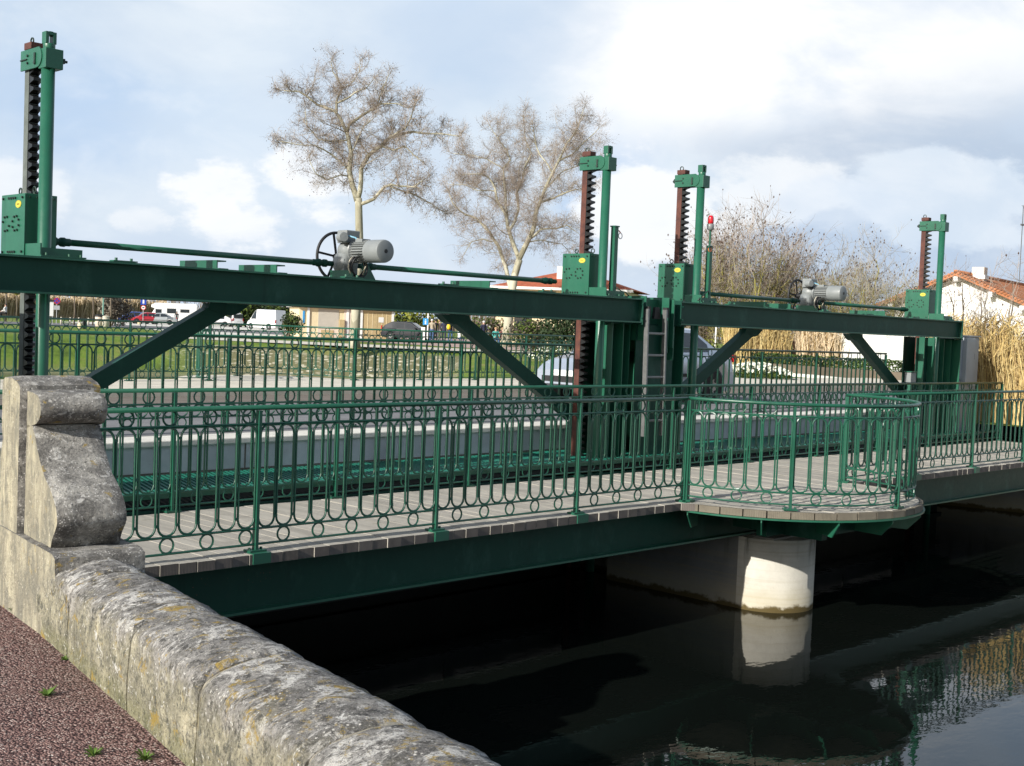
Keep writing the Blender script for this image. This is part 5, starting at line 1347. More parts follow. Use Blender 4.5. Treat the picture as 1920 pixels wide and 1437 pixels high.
# young pollarded trees on the lawn
def young_tree(u, d, label, seed, h=4.3):
    b = P_(u, d, .36); r = random.Random(seed); t = thing('young_tree', label, 'tree', tuple(b), 'young pollarded trees on the lawn')
    m = MB(); m.smooth = True; m.tube([b, b+Vector((.05,0,h*.3)), b+Vector((0,.05,h*.62))], [.08, .07, .065], 7); m.build('trunk', brown_twig, t)
    m = MB(); top = b+Vector((0,.05,h*.62))
    for i in range(46):
        d_ = (Vector((r.gauss(0,.5), r.gauss(0,.5), .75))).normalized(); ln = r.uniform(.8, 1.7); k = top+d_*ln*.5; m.tube([top, k, k+(d_+rand_unit(r)*.3).normalized()*ln*.5], [.035, .026, .012], 3, caps=False)
    m.build('crown', yel_twig, t)
for i, (u, d, lb) in enumerate(((8, 128, 'young bare tree at the left picture edge above the cyclists'), (28, 140, 'small young bare tree just left of the nearest rack'), (136, 118, 'young bare tree right of the no-stopping sign'), (171, 122, 'young bare tree between the first lawn tree and the green lamp post'), (204, 112, 'young bare tree before the grey-brown twiggy round bush'))):
    young_tree(u, d, lb, 60+i)

# weeds along the path and the parapet foot
def weed(p, s, label, seed):
    r = random.Random(seed); t = thing('weed', label, 'weed', tuple(p), 'weeds on the gravel path'); m = MB()
    for i in range(int(26+30*r.random())):
        a = r.uniform(0, 6.28); l = s*r.uniform(.4, 1); d = Vector((math.cos(a), math.sin(a), r.uniform(.25, 1.1))); n = Vector((-math.sin(a), math.cos(a), 0)); w = l*.16; q = p+Vector((math.cos(a), math.sin(a), 0))*s*.15*r.random()
        m.add([q-n*w*.3, q+n*w*.3, q+d*l*.55+n*w, q+d*l*.55-n*w], [(0,1,2,3)]); m.add([q+d*l*.55-n*w, q+d*l*.55+n*w, q+d*l*.9+Vector((0,0,-l*.12))], [(0,1,2)])
    m.build('leaves', leaf_weed, t)
for i, (u, v, s, lb) in enumerate(((88, 1305, .05, 'leafy weed in the open gravel, middle of the path'), (176, 1416, .045, 'weed low on the gravel, left of the lowest pair'), (272, 1424, .045, 'weed on the gravel near the bottom edge, right of the lowest pair'), (310, 1378, .04, 'small weed close to the parapet foot, upper of two'), (352, 1405, .055, 'bushy weed against the parapet foot near the bottom edge'), (34, 1150, .06, 'weed clump at the foot of the pillar plinth'), (60, 1168, .05, 'weed tuft at the wall foot just below the pillar plinth'), (238, 1322, .04, 'wispy weed at the wall foot halfway down the path'), (122, 1238, .025, 'tiny weed in the gravel near the yellow stained wall foot'))):
    weed(ground_point(u, v, 0.0), s, lb, 80+i)
# ------------------------------------------------------------------ buildings
def frame_pts(o, gx, gy): return lambda x, y, z: o+gx*x+gy*y+Vector((0,0,z))
def fbox(m, F, x0, x1, y0, y1, z0, z1):
    p = [F(x, y, z) for z in (z0, z1) for (x, y) in ((x0, y0), (x1, y0), (x1, y1), (x0, y1))]
    m.add(p, [(0,3,2,1), (4,5,6,7), (0,1,5,4), (1,2,6,5), (2,3,7,6), (3,0,4,7)])
def gable_house():
    gx = (CR*.806-CF*.59).normalized(); gy = (CR*.59+CF*.806).normalized()
    o = Vector((CAM[0], CAM[1], 0.25))+CF*62+CR*21.85
    F = frame_pts(o, gx, gy); hw, ez, az, ln = 3.25, 3.42, 4.82, 13.0
    t = thing('white_house', 'white gabled house with low orange tiled roof at the right', 'house', tuple(o))
    m = MB(); p = [(-hw, 0), (hw, 0), (hw, ez), (0, az), (-hw, ez)]
    a = [F(x, 0, z) for x, z in p]; b = [F(x, ln, z) for x, z in p]; m.add(a+b, [(4,3,2,1,0), (5,6,7,8,9), (0,1,6,5), (1,2,7,6), (2,3,8,7), (3,4,9,8), (4,0,5,9)]); m.build('wall', white_wall, t)
    m = MB(); ov, oh = 0.55, 0.75; sl = (az-ez)/hw
    for s in (-1, 1):
        x1 = s*(hw+oh); z1 = az-sl*(hw+oh)
        c = [F(0, -ov, az+.05), F(x1, -ov, z1+.05), F(x1, ln+ov, z1+.05), F(0, ln+ov, az+.05)]; d = [q+Vector((0,0,.16)) for q in c]
        m.add(c+d, [(0,1,2,3), (7,6,5,4), (0,4,5,1), (1,5,6,2), (2,6,7,3), (3,7,4,0)])
    rf = m.build('roof', tile_m, t)
    m = MB()
    k = 0
    for i in range(26):
        f = i/25; 
        for s in (-1, 1):
            x = s*(hw+oh)*f; z = az-sl*abs(x)+.215
            m.smooth = True; m.tube([F(x, -ov-.03, z), F(x, -ov+.5, z)], .075, 6)
    m.tube([F(0, -ov, az+.24), F(0, ln+ov, az+.24)], .10, 8); m.build('verge_tiles', tile_m, rf)
    for x in (0, -hw*.52, hw*.52, -hw*.98, hw*.98): m = MB(); z = az-sl*abs(x)-.02; fbox(m, F, x-.11, x+.11, -ov+.04, .02, z-.22, z+.03); m.build('purlin_end', white_wall, t)
    m = MB(); fbox(m, F, 0.05, 0.65, 2.0, 2.6, az-.4, az+.62); ch = m.build('chimney', pinkish_wall, rf)
    m = MB(); fbox(m, F, -.02, .72, 1.93, 2.67, az+.02, az+.22); m.build('flashing', white_wall, ch)
    m = MB(); fbox(m, F, -1.1, -.95, -.012, 0, 1.1, 2.3); 
    m = MB(); fbox(m, F, -0.9, 0.4, -.02, .01, .9, 2.1); w = m.build('window', glass, t)
    m = MB(); fbox(m, F, -1.0, -.9, -.04, .01, .8, 2.2); fbox(m, F, .4, .5, -.04, .01, .8, 2.2); fbox(m, F, -1, .5, -.05, .01, 2.1, 2.2); m.build('frame', post_green, w)
    m = MB(); m.smooth = True; m.tube([F(hw+oh+.02, -ov, az-sl*(hw+oh)+.02), F(hw+oh+.02, ln+ov, az-sl*(hw+oh)+.0)], .10, 8); m.tube([F(hw+oh, -ov+.1, az-sl*(hw+oh)), F(hw+.1, .2, az-sl*(hw+oh)-.4), F(hw+.1, .2, .05)], .07, 8); m.build('gutter', post_green, t)
    m = MB(); top = F(1.6, 5.0, 0); m.tube([F(1.6, 5, az), F(1.6, 5, az+4.0)], .022, 5)
    for k in range(5): m.tube([F(1.6+.1*k, 5-.35, az+3.95-.05*k), F(1.6+.1*k, 5+.35, az+3.95-.05*k)], .012, 4)
    m.tube([F(1.55, 5, az+3.97), F(2.3, 5, az+3.72)], .016, 4); m.tube([F(1.55, 4.9, az+3.0), F(1.66, 5.1, az+3.0)], .05, 5); m.build('aerial', alu, t)
gable_house()
def garden_wall():
    a, b = P_(1568, 56, .28), P_(1735, 57, .28); d = (b-a).normalized(); t = thing('garden_wall', 'white rendered garden wall under the right half of the farther beam', 'wall', tuple(a))
    m = MB(); m.bar(a+Vector((0,0,.95)), b+Vector((0,0,.95)), .25, 1.9); m.build('wall_panel', white_wall, t)
    m = MB(); m.bar(a+Vector((0,0,1.93)), b+Vector((0,0,1.93)), .34, .06); m.build('coping', white_con, t)
garden_wall()
def red_roof_house():
    F = frame_pts(P_(1045, 96, .3), (CR*.97-CF*.24).normalized(), (CF*.97+CR*.24).normalized()); t = thing('cream_house', 'cream house with orange hipped roof and white chimney behind the second hoist', 'house', tuple(P_(1045, 96, .3)))
    hw, ez, az, ln = 5.1, 4.45, 6.05, 9
    m = MB(); fbox(m, F, -hw, hw, 0, ln, 0, ez); m.build('wall', cream_wall, t)
    m = MB(); c = [F(-hw-.5, -.5, ez+.12), F(hw+.5, -.5, ez+.12), F(hw+.5, ln+.5, ez+.12), F(-hw-.5, ln+.5, ez+.12), F(-.9, ln/2, az), F(.9, ln/2, az)]
    m.add(c, [(0,1,5,4), (1,2,5), (2,3,4,5), (3,0,4), (3,2,1,0)]); rf = m.build('roof', tile_red, t)
    m = MB(); fbox(m, F, -hw-.52, hw+.52, -.53, -.49, ez-.05, ez+.14); fbox(m, F, -hw-.53, -hw-.49, -.49, ln+.5, ez-.05, ez+.14); fbox(m, F, -hw-.5, hw+.5, -.49, 0, ez-.04, ez+.0); m.build('fascia', white_wall, rf)
    m = MB(); fbox(m, F, -.85, -.25, 2.2, 2.8, 4.6, 6.35); m.build('chimney', white_wall, rf)
    m = MB(); fbox(m, F, -3.6, -2.2, -.03, .02, 1.0, 2.4); fbox(m, F, 1.6, 3.0, -.03, .02, 1.0, 2.4); m.build('window', glass, t)
red_roof_house()
def kiosk():
    o = P_(557, 96, .36); gx = (P_(735, 97.5, .36)-o).normalized(); gy = Vector((-gx.y, gx.x, 0)); L = (P_(735, 97.5, .36)-o).length; F = frame_pts(o, gx, gy); k = L/1095.0     # k: metres per drawing unit
    X = lambda z: (z-90)*k
    t = thing('kiosk', 'low cream kiosk with white flat roof, roller shutter and tan double doors', 'kiosk', tuple(o))
    m = MB(); fbox(m, F, 0, L, 0, 4.5, 0, 2.28); m.build('wall', cream_wall, t)
    m = MB(); fbox(m, F, -.25, L+.1, -.35, 4.7, 2.28, 2.46); m.build('roof', white_wall, t)
    m = MB(); fbox(m, F, X(305), X(540), -.025, .01, .72, 2.2)
    for i in range(14): fbox(m, F, X(305), X(540), -.032, -.02, .74+i*.105, .80+i*.105)
    m.build('roller_shutter', shutter_m, t)
    m = MB(); fbox(m, F, X(300), X(545), -.06, .01, 0, .70); m.build('counter_front', pinkish_wall, t)
    m = MB(); fbox(m, F, X(340), X(480), -.10, -.058, .06, .62); m.build('counter_panel', tan_door, t)
    m = MB(); fbox(m, F, X(542), X(600), -.25, .01, .15, 1.45); m.build('side_cabinet', tan_door, t)
    m = MB(); fbox(m, F, X(600), X(815), -.05, .012, 0, 2.27); m.build('pale_bay', pinkish_wall, t)
    for (a, b, lab) in ((820, 985, 0), (988, 1150, 1)):
        m = MB(); fbox(m, F, X(a), X(b), -.04, .01, .02, 2.15); dr = m.build('door', tan_door, t)
        m = MB()
        for q in (.33, .66): fbox(m, F, X(a)+(X(b)-X(a))*q-.02, X(a)+(X(b)-X(a))*q+.02, -.055, -.038, .05, 2.1)
        m.build('door_rib', cream_wall, dr)
        if lab: m = MB(); fbox(m, F, X(1000), X(1060), -.06, -.042, 1.35, 1.75); m.build('notice', white_pl, dr)
    m = MB()
    for q in (192, 640, 800, 1165): fbox(m, F, X(q)-.09, X(q)+.09, -.10, -.052, 0, 2.28)
    m.build('white_pilaster', white_wall, t)
    m = MB(); fbox(m, F, X(130), X(150), -.06, .01, 1.1, 2.0); m.build('notice_board', lblue_sign, t)
kiosk()

# ------------------------------------------------------------------ vehicles
def car(name, label, cat, pmat, style='hatch', L=4.1, W=1.72, H=1.48, group=None, tint=None):
    """front at -x; body and cabin lofted from side outlines"""
    t = thing(name, label, cat, (0,0,0), group); w = W/2
    S = {'hatch': dict(top=[(0,.58),(.06,.70),(.14,.78),(.26,.90),(.9,.95),(.97,.90),(1,.62)], roof=[(.24,.90),(.42,.955*H),(.52,H),(.80,.98*H),(.93,.80*H),(.975,.93)]),
         'mpv': dict(top=[(0,.52),(.03,.68),(.09,.80),(.23,.97),(.9,1.03),(.975,.98),(1,.60)], roof=[(.19,.95),(.40,.94*H),(.50,H),(.78,.985*H),(.92,.85*H),(.985,1.0)]),
         'sedan': dict(top=[(0,.56),(.05,.68),(.12,.76),(.27,.90),(.8,.95),(.97,.92),(1,.64)], roof=[(.26,.90),(.44,.97*H),(.52,H),(.68,.985*H),(.86,.95)]),
         'van': dict(top=[(0,.60),(.04,.85),(.10,1.02),(.20,1.15),(.9,1.15),(.99,1.15),(1,.60)], roof=[(.14,1.08),(.30,.93*H),(.36,H),(.97,.985*H),(.995,1.15)]),
         'mini': dict(top=[(0,.60),(.04,.85),(.12,1.0),(.24,1.05),(.9,1.08),(.99,1.08),(1,.60)], roof=[(.18,1.0),(.34,.95*H),(.42,H),(.93,.985*H),(.985,1.08)])}[style]
    tx = [a*L for a, _ in S['top']]; tz = [b for _, b in S['top']]; rx = [a*L for a, _ in S['roof']]; rz = [b for _, b in S['roof']]
    wr = .31 if style in ('hatch', 'mpv', 'sedan') else .34; wx = (.195*L if style != 'van' else .18*L, .80*L); arch = wr+.055
    def zlow(x):
        z = .22+.10*max(0, (abs(x/L-.5)-.43)/.07)
        for c in wx:
            d = abs(x-c)
            if d < arch: z = max(z, wr+math.sqrt(arch**2-d*d)*.98)
        return z
    def wid(x): q = abs(x/L-.5)*2; return w*(1-.16*q**5-.02*q*q)
    xs = sorted(set([round(v, 4) for v in list(np.linspace(0, L, 46))+[c+arch*math.cos(a) for c in wx for a in np.linspace(0, math.pi, 13)]+tx])); xs = [x for x in xs if 0 <= x <= L]
    m = MB(); vs = []; n = 11
    for x in xs:
        zt = np.interp(x, tx, tz); zl = min(zlow(x), zt-.05); ww = wid(x)
        zz = [zl, zl, zl+(zt-zl)*.45, zl+(zt-zl)*.8, zt-.01]; yy = [ww*.6, ww*.985, ww, ww*.985, ww*.93]
        sec = list(zip(yy, zz)); row = [(-y, z) for y, z in sec]+[(0, zt+.025)]+[(y, z) for y, z in reversed(sec)]
        vs += [(x-L/2, y, z) for y, z in row]
    fs = [(i*n+j, i*n+j+1, (i+1)*n+j+1, (i+1)*n+j) for i in range(len(xs)-1) for j in range(n-1)]+[(i*n+n-1, i*n, (i+1)*n, (i+1)*n+n-1) for i in range(len(xs)-1)]
    fs += [tuple(range(n-1, -1, -1)), tuple((len(xs)-1)*n+j for j in range(n))]
    m.add(vs, fs); body = m.build('body', pmat, t, smooth=True, sharp=40)
    # cabin
    cx = sorted(set([round(v, 4) for v in list(np.linspace(rx[0], rx[-1], 28))+rx])); m = MB(); vs = []
    def zs(x): return np.interp(x, tx, tz)-.015
    def zr(x): return max(np.interp(x, rx, rz), zs(x)+.002)
    boxy = style in ('van', 'mini')
    def half(x, z):
        a = wid(x)*.94; f = max(0, (z-zs(x))/(H-.93)); return a*(1-(.10 if boxy else .20)*f)
    for x in cx:
        a, b = zs(x), zr(x); row = []
        for f in (0, .35, .7, .93): z = a+(b-a)*f; row.append((half(x, z), z))
        row.append((half(x, b)*.90, b)); row = [(-y, z) for y, z in row]+[(0, b+.02*min(1, (b-a)*3))]+[(y, z) for y, z in reversed(row)]
        vs += [(x-L/2, y, z) for y, z in row]
    fs = [(i*n+j, i*n+j+1, (i+1)*n+j+1, (i+1)*n+j) for i in range(len(cx)-1) for j in range(n-1)]
    m.add(vs, fs); m.build('cabin', pmat, t, smooth=True, sharp=40)
    # side windows
    def sidewin(x0, x1):
        for s in (-1, 1):
            m = MB(); k = 12; vs = []
            for i in range(k+1):
                x = x0+(x1-x0)*i/k; a, b = zs(x)+.04, zr(x)-.09
                if b < a+.01: b = a+.01
                for z in (a, (a+b)/2, b): vs.append((x-L/2, s*(half(x, z)+.006), z))
            m.add(vs, [(i*3+j, i*3+j+1, i*3+j+4, i*3+j+3) for i in range(k) for j in range(2)]); m.build('side_window', glass, t, smooth=True)
    if style == 'van': sidewin(.20*L, .36*L)
    elif style == 'mini': sidewin(.25*L, .44*L); sidewin(.46*L, .66*L); sidewin(.68*L, .92*L)
    else: sidewin(.31*L, .535*L); sidewin(.555*L, .78*L if style != 'sedan' else .76*L); 
    if style in ('mpv',): sidewin(.80*L, .92*L)
    def slope(x0, x1, nm):
        m = MB(); k = 6; vs = []
        for i in range(k+1):
            x = x0+(x1-x0)*i/k; b = zr(x); hw = half(x, b)*.86
            for q in (-1, -.5, 0, .5, 1): vs.append((x-L/2+(-.012 if nm == 'windscreen' else .012), q*hw, b+.012+.018*(1-q*q)))
        m.add(vs, [(i*5+j, i*5+j+1, i*5+j+6, i*5+j+5) for i in range(k) for j in range(4)]); m.build(nm, glass, t, smooth=True)
    slope(rx[0]+.06*L*.5, rx[1]-.01*L, 'windscreen')
    if style in ('van',): pass
    elif boxy:
        m = MB(); m.box(L/2-.03, L/2-.004, -w*.72, w*.72, 1.14, H-.22); m.build('rear_window', glass, t)
    else: slope(rx[-2]+.01*L, rx[-1]-.025*L, 'rear_window')
    for c in wx:
        for s in (-1, 1):
            m = MB(); y = s*(w-.11); m.smooth = True; m.lathe((c-L/2, y, wr), (0, s, 0), [(wr*.62, -.09), (wr*.94, -.095), (wr, -.06), (wr, .06), (wr*.94, .095), (wr*.66, .085)], 24); wh = m.build('wheel', tyre, t, smooth=True, sharp=50)
            m = MB(); m.lathe((c-L/2, y+s*.07, wr), (0, s, 0), [(wr*.66, 0), (wr*.62, .012), (.05, .02)], 20); rr = m.build('rim', rim_m, wh)
            m = MB()
            for k in range(5): a = 2*math.pi*k/5; m.obox((c-L/2+.4*wr*math.cos(a), y+s*.088, wr+.4*wr*math.sin(a)), (math.cos(a),0,math.sin(a)), (0,1,0), (-math.sin(a),0,math.cos(a)), .045, .004, .035)
            m.build('rim_opening', black_rub, wh)
    for s in (-1, 1):
        m = MB(); zh = np.interp(.04*L, tx, tz)-.03; m.smooth = True; m.lathe((.055*L-L/2, s*w*.68, zh-.055), (-1, s*.35, .25), [(.0, .07), (.06, .066), (.105, .04), (.12, 0)], 14); m.build('headlight', lamp_clear, t, smooth=True)
        m = MB(); m.box(L/2-.075, L/2-.012, s*w*.70, s*w*.86, .78, 1.12 if boxy or style in ('mpv', 'hatch') else .92); m.build('tail_light', lamp_red, t)
        m = MB(); x = rx[0]+.055*L; m.obox((x-L/2+.1, s*(w+.07), zs(x)+.08), (1,0,0), (0,1,0), (0,0,1), .05, .08, .06); m.build('wing_mirror', tint or pmat, t, bevel=.02)
        m = MB(); m.box(.30*L-L/2, .785*L-L/2, s*(w*1.0), s*(w+.012), .50, .56); m.build('side_strip', black_rub, t)
    m = MB(); m.box(-L/2-.012, -L/2+.06, -w*.62, w*.62, .36, .46); m.build('grille', black_rub, t)
    m = MB(); m.box(-L/2-.022, -L/2-.010, -.26, .26, .47, .57); m.build('number_plate', white_pl, t)
    m = MB(); m.box(L/2+.002, L/2+.016, -.26, .26, .62 if not boxy else .72, .72 if not boxy else .82); m.build('number_plate', white_pl, t)
    return t
def place(o, p, ang, z=None): o.location = (p[0], p[1], p[2] if z is None else z); o.rotation_euler = (0, 0, ang)
VA = math.atan2(CR.y, CR.x)                         # direction of picture-right on the ground
c0 = car('silver_car', 'silver-blue saloon car driving over the bridge behind the central tower', 'car', silver_p, 'sedan', 4.2, 1.72, 1.42)
place(c0, (13.38, 7.22, .414), 0)
G = lambda u, v: ground_point(u, v, .40)
place(car('parked_car', 'parked dark blue car at the left end of the car row', 'car', blue_p, 'hatch', 3.9, 1.65, 1.45), G(245, 606.5), VA+R(38))
place(car('parked_car', 'parked red car between the blue car and the silver saloon', 'car', red_p, 'hatch', 3.8, 1.62, 1.42), G(272, 607.7), VA+R(28))
place(car('parked_car', 'parked silver-grey saloon in front of the motorhome', 'car', silver2_p, 'sedan', 4.4, 1.72, 1.42), G(297, 608.6), VA+R(14))
place(car('parked_car', 'parked dark car partly hidden by the left knee brace', 'car', dark_p, 'hatch', 4.0, 1.68, 1.45), G(352, 607.4), VA+R(20))
place(car('parked_car', 'parked white estate car just right of the left knee brace', 'car', white_p, 'hatch', 4.4, 1.72, 1.42), G(402, 612), VA+R(12))
place(car('parked_van', 'small white people carrier showing its rear window', 'van', white_p, 'mini', 4.2, 1.75, 1.85), G(433, 613), VA-R(52))
place(car('delivery_van', 'white delivery van between the two dark bushes', 'van', white_p, 'van', 4.9, 1.95, 2.25), G(499, 618.5), VA-R(38))
place(car('parked_car', 'dark car parked right of the kiosk doors', 'car', dark_p, 'hatch', 4.1, 1.7, 1.45), P_(764, 96, .39), VA+R(168))
def motorhome():
    t = thing('motorhome', 'white motorhome parked behind the silver-grey saloon', 'motorhome', (0,0,0)); L, w = 6.6, 1.12
    m = MB(); m.prism([(-L/2+.05, .42), (-L/2, .62), (-L/2+.06, 1.02), (-L/2+.62, 1.32), (-L/2+1.05, 2.02), (-L/2+.55, 2.22), (-L/2+.62, 2.55), (-L/2+1.15, 2.82), (L/2-.1, 2.86), (L/2, 2.72), (L/2, .42)], (0, -w, 0), (1,0,0), (0,0,1), (0,1,0), 2*w); m.build('body', white_p, t, bevel=.06)
    m = MB(); m.obox((-L/2+.80, 0, 1.68), (.50,0,.86), (0,1,0), (-.86,0,.50), .38, .92, .02); m.build('windscreen', glass, t)
    for (x0, x1, z0, z1) in ((-2.15, -1.35, 1.35, 1.95), (-.65, .55, 1.45, 2.1), (1.1, 2.3, 1.6, 2.05)):
        for s in (-1, 1):
            m = MB(); m.box(x0, x1, s*w, s*(w+.015), z0, z1); m.build('side_window', glass, t)
    m = MB(); m.box(-1.3, -.75, -w-.012, -w, .6, 2.2); m.build('door', white_pl, t)
    for x in (-2.25, 1.75):
        for s in (-1, 1):
            m = MB(); m.smooth = True; m.lathe((x, s*(w-.12), .34), (0, s, 0), [(.2, -.1), (.32, -.1), (.34, -.06), (.34, .06), (.32, .1), (.2, .125)], 20); wh = m.build('wheel', tyre, t)
            m = MB(); m.lathe((x, s*(w-.01), .34), (0, s, 0), [(.2, 0), (.18, .02), (.05, .03)], 16); m.build('rim', rim_m, wh)
    for s in (-1, 1):
        m = MB(); m.box(-L/2-.02, -L/2+.08, s*.62, s*.95, .72, .92); m.build('headlight', lamp_clear, t)
        m = MB(); m.box(L/2-.02, L/2+.015, s*.8, s*1.02, .7, 1.0); m.build('tail_light', lamp_red, t)
    m = MB(); m.box(-L/2-.03, L/2-.02, -w-.004, w+.004, .40, .50); m.build('skirt', grey_back, t)
    place(t, bearing_point(319, 178, .39), VA+R(14))
motorhome()

# ------------------------------------------------------------------ signs and lawn furniture
def facing(p):                                       # rotation that turns -y towards the viewer
    d = Vector((CAM[0]-p[0], CAM[1]-p[1], 0)); return math.atan2(d.y, d.x)+math.pi/2
def disc(m, c, r, n=24, y=-.02, d=.02): m.prism([(r*math.cos(2*math.pi*k/n), r*math.sin(2*math.pi*k/n)) for k in range(n)], (c[0], y, c[1]), (1,0,0), (0,0,1), (0,1,0), d)
def no_stop_sign():
    p = P_(103, 124, .38); t = thing('road_sign', 'round red-rimmed blue no-stopping sign on a post at the left', 'road sign', (0,0,0))
    m = MB(); m.cyl((0,.03,0), (0,.03,2.45), .035, 8); m.build('post', grey_back, t)
    m = MB(); disc(m, (0, 2.15), .31); m.build('sign_rim', red_sign, t)
    m = MB(); disc(m, (0, 2.15), .245, y=-.024, d=.01); m.build('sign_face', blue_sign, t)
    m = MB()
    for a in (45, 135): m.obox((0, -.029, 2.15), (math.cos(R(a)), 0, math.sin(R(a))), (0,1,0), (-math.sin(R(a)), 0, math.cos(R(a))), .25, .004, .035)
    m.build('sign_cross', red_sign, t)
    m = MB(); m.box(-.26, .26, -.02, 0, 1.32, 1.72); m.build('lower_plate', grey_back, t); place(t, p, facing(p))
no_stop_sign()
def blue_board():
    p = P_(265, 158, .38); t = thing('road_sign', 'square blue sign above a small round one beside the motorhome', 'road sign', (0,0,0))
    m = MB(); m.cyl((0,.03,0), (0,.03,3.1), .04, 8); m.build('post', grey_back, t)
    m = MB(); m.box(-.33, .33, -.02, 0, 2.35, 3.0); m.build('blue_plate', blue_sign, t)
    m = MB(); m.prism([(-.11, .1), (-.09, .5), (-.045, .56), (.045, .56), (.09, .5), (.11, .1)], (0, -.026, 2.40), (1,0,0), (0,0,1), (0,1,0), .005); m.build('white_figure', white_pl, t)
    m = MB(); disc(m, (0, 2.0), .30); m.build('round_plate', red_sign, t)
    m = MB(); disc(m, (0, 2.0), .22, y=-.025, d=.006); m.build('round_face', white_pl, t)
    m = MB(); m.box(-.12, .12, -.032, -.026, 1.94, 2.06); m.build('round_mark', dark_p, t); place(t, p, facing(p))
blue_board()
def info_sign():
    p = P_(794, 88, .38); t = thing('information_sign', 'light blue information sign with white i before the yellow-green bush', 'sign', (0,0,0))
    m = MB(); m.cyl((.16,.04,0), (.16,.04,2.15), .055, 8); m.build('post', white_pl, t)
    m = MB(); m.box(-.19, .17, -.03, 0, 1.28, 1.74); m.build('blue_plate', lblue_sign, t)
    m = MB(); m.box(-.05, .03, -.037, -.031, 1.36, 1.55); m.box(-.075, -.05, -.037, -.031, 1.52, 1.55); m.box(-.075, .055, -.037, -.031, 1.34, 1.37); disc(m, (-.01, 1.63), .04, y=-.037, d=.006); m.build('letter_i', white_pl, t)
    m = MB(); m.box(-.30, -.02, .1, .4, 0, 1.12); m.build('white_bollard_box', white_wall, t, bevel=.02); place(t, p, facing(p))
info_sign()
def white_board():
    p = P_(92, 118, .38); t = thing('notice_board', 'white notice board beside the no-stopping sign', 'sign', (0,0,0))
    m = MB(); m.box(-.22, .22, -.04, .04, .75, 2.05); m.build('panel', white_pl, t)
    m = MB(); m.box(-.27, .27, -.12, .12, 2.05, 2.16); m.build('cap', black_rub, t)
    m = MB(); m.box(-.17, -.11, -.03, .03, 0, .75); m.box(.11, .17, -.03, .03, 0, .75); m.build('leg', grey_back, t); place(t, p, facing(p))
white_board()
def lamp_post(u, d, h, label, mat):
    p = P_(u, d, .38); t = thing('lamp_post', label, 'lamp post', tuple(p)); m = MB(); m.smooth = True
    m.lathe(p, (0,0,1), [(.13, 0), (.13, .8), (.075, .9), (.05, h)], 10); m.build('pole', mat, t)
    m = MB(); m.smooth = True; m.tube([p+Vector((0,0,h)), p+Vector((0,0,h+.25))+CR*.3, p+Vector((0,0,h+.3))+CR*.8], .035, 6); m.build('arm', mat, t)
    m = MB(); m.smooth = True; m.lathe(p+CR*.95+Vector((0,0,h+.22)), (0,0,1), [(.05, 0), (.2, .02), (.16, .12), (.03, .16)], 12); m.build('lantern', grey_back, t)
lamp_post(190, 122, 5.2, 'pale green lamp post behind the two litter bins on the lawn', post_green)
lamp_post(39, 132, 5.0, 'pale green lamp post just left of the nearest rack', post_green)
for i, (u, lb) in enumerate(((183, 'litter bin with dark lid, left of the lamp post'), (194.5, 'pale litter bin right of the lamp post'))):
    p = P_(u, 112, .38); t = thing('litter_bin', lb, 'litter bin', tuple(p), 'litter bins on the lawn'); m = MB(); m.smooth = True
    m.lathe(p, (0,0,1), [(.24, 0), (.3, .05), (.34, .85), (.32, .88)], 14); m.build('bin_body', cream_con if i else pinkish_wall, t)
    m = MB(); m.lathe(p+Vector((0,0,.88)), (0,0,1), [(.36, 0), (.36, .12 if not i else .05), (.2, .2 if not i else .1)], 14); m.build('lid', black_rub if not i else cream_con, t)
for i, u in enumerate((112, 129, 136, 145, 163, 213, 229)):
    p = P_(u, 121+i*.9, .38); t = thing('bollard', ('low cream bollard, number one from the sign along the lawn edge' if False else ['low cream bollard nearest the no-stopping sign', 'low cream bollard left of the first lawn tree trunk', 'low cream bollard at the first lawn tree trunk', 'low cream bollard right of the first lawn tree trunk', 'low cream bollard left of the second lawn tree trunk', 'low cream bollard beyond the third lawn tree', 'low cream bollard nearest the blue car'][i]), 'bollard', tuple(p), 'bollards along the lawn edge')
    m = MB(); m.smooth = True; m.lathe(p, (0,0,1), [(.09, 0), (.09, .6), (.06, .68), (0, .69)], 10); m.build('bollard_post', cream_con, t)
for (u, d, lb) in ((148, 96, 'yellowish marker stone beside a dark litter post on the lane'), (258, 150, 'yellow marker stone before the silver-grey saloon')):
    p = P_(u, d, .40); t = thing('marker_stone', lb, 'marker stone', tuple(p)); m = MB(); m.smooth = True; m.lathe(p, (0,0,1), [(.18, 0), (.2, .3), (.14, .42), (0, .46)], 10); m.build('stone', cream_wall, t)
    if u == 148: m = MB(); m.box(p.x+.25, p.x+.5, p.y, p.y+.2, p.z, p.z+.75); m.build('dark_post', black_rub, t)
for (u, d, h, lb) in ((1295, 60, 3.2, 'white pole left of the thin yellow bush'), (1338, 58, 2.4, 'thin white pole right of the green bush under the farther beam')):
    p = P_(u, d, .3); t = thing('white_pole', lb, 'pole', tuple(p)); m = MB(); m.smooth = True; m.cyl(p, p+Vector((0,0,h)), .07 if u < 1300 else .04, 10); m.build('pole', white_pl, t)
    m = MB(); m.lathe(p, (0,0,1), [(.14, 0), (.12, .1), (.08, .12)], 10); m.build('foot', grey_back, t)

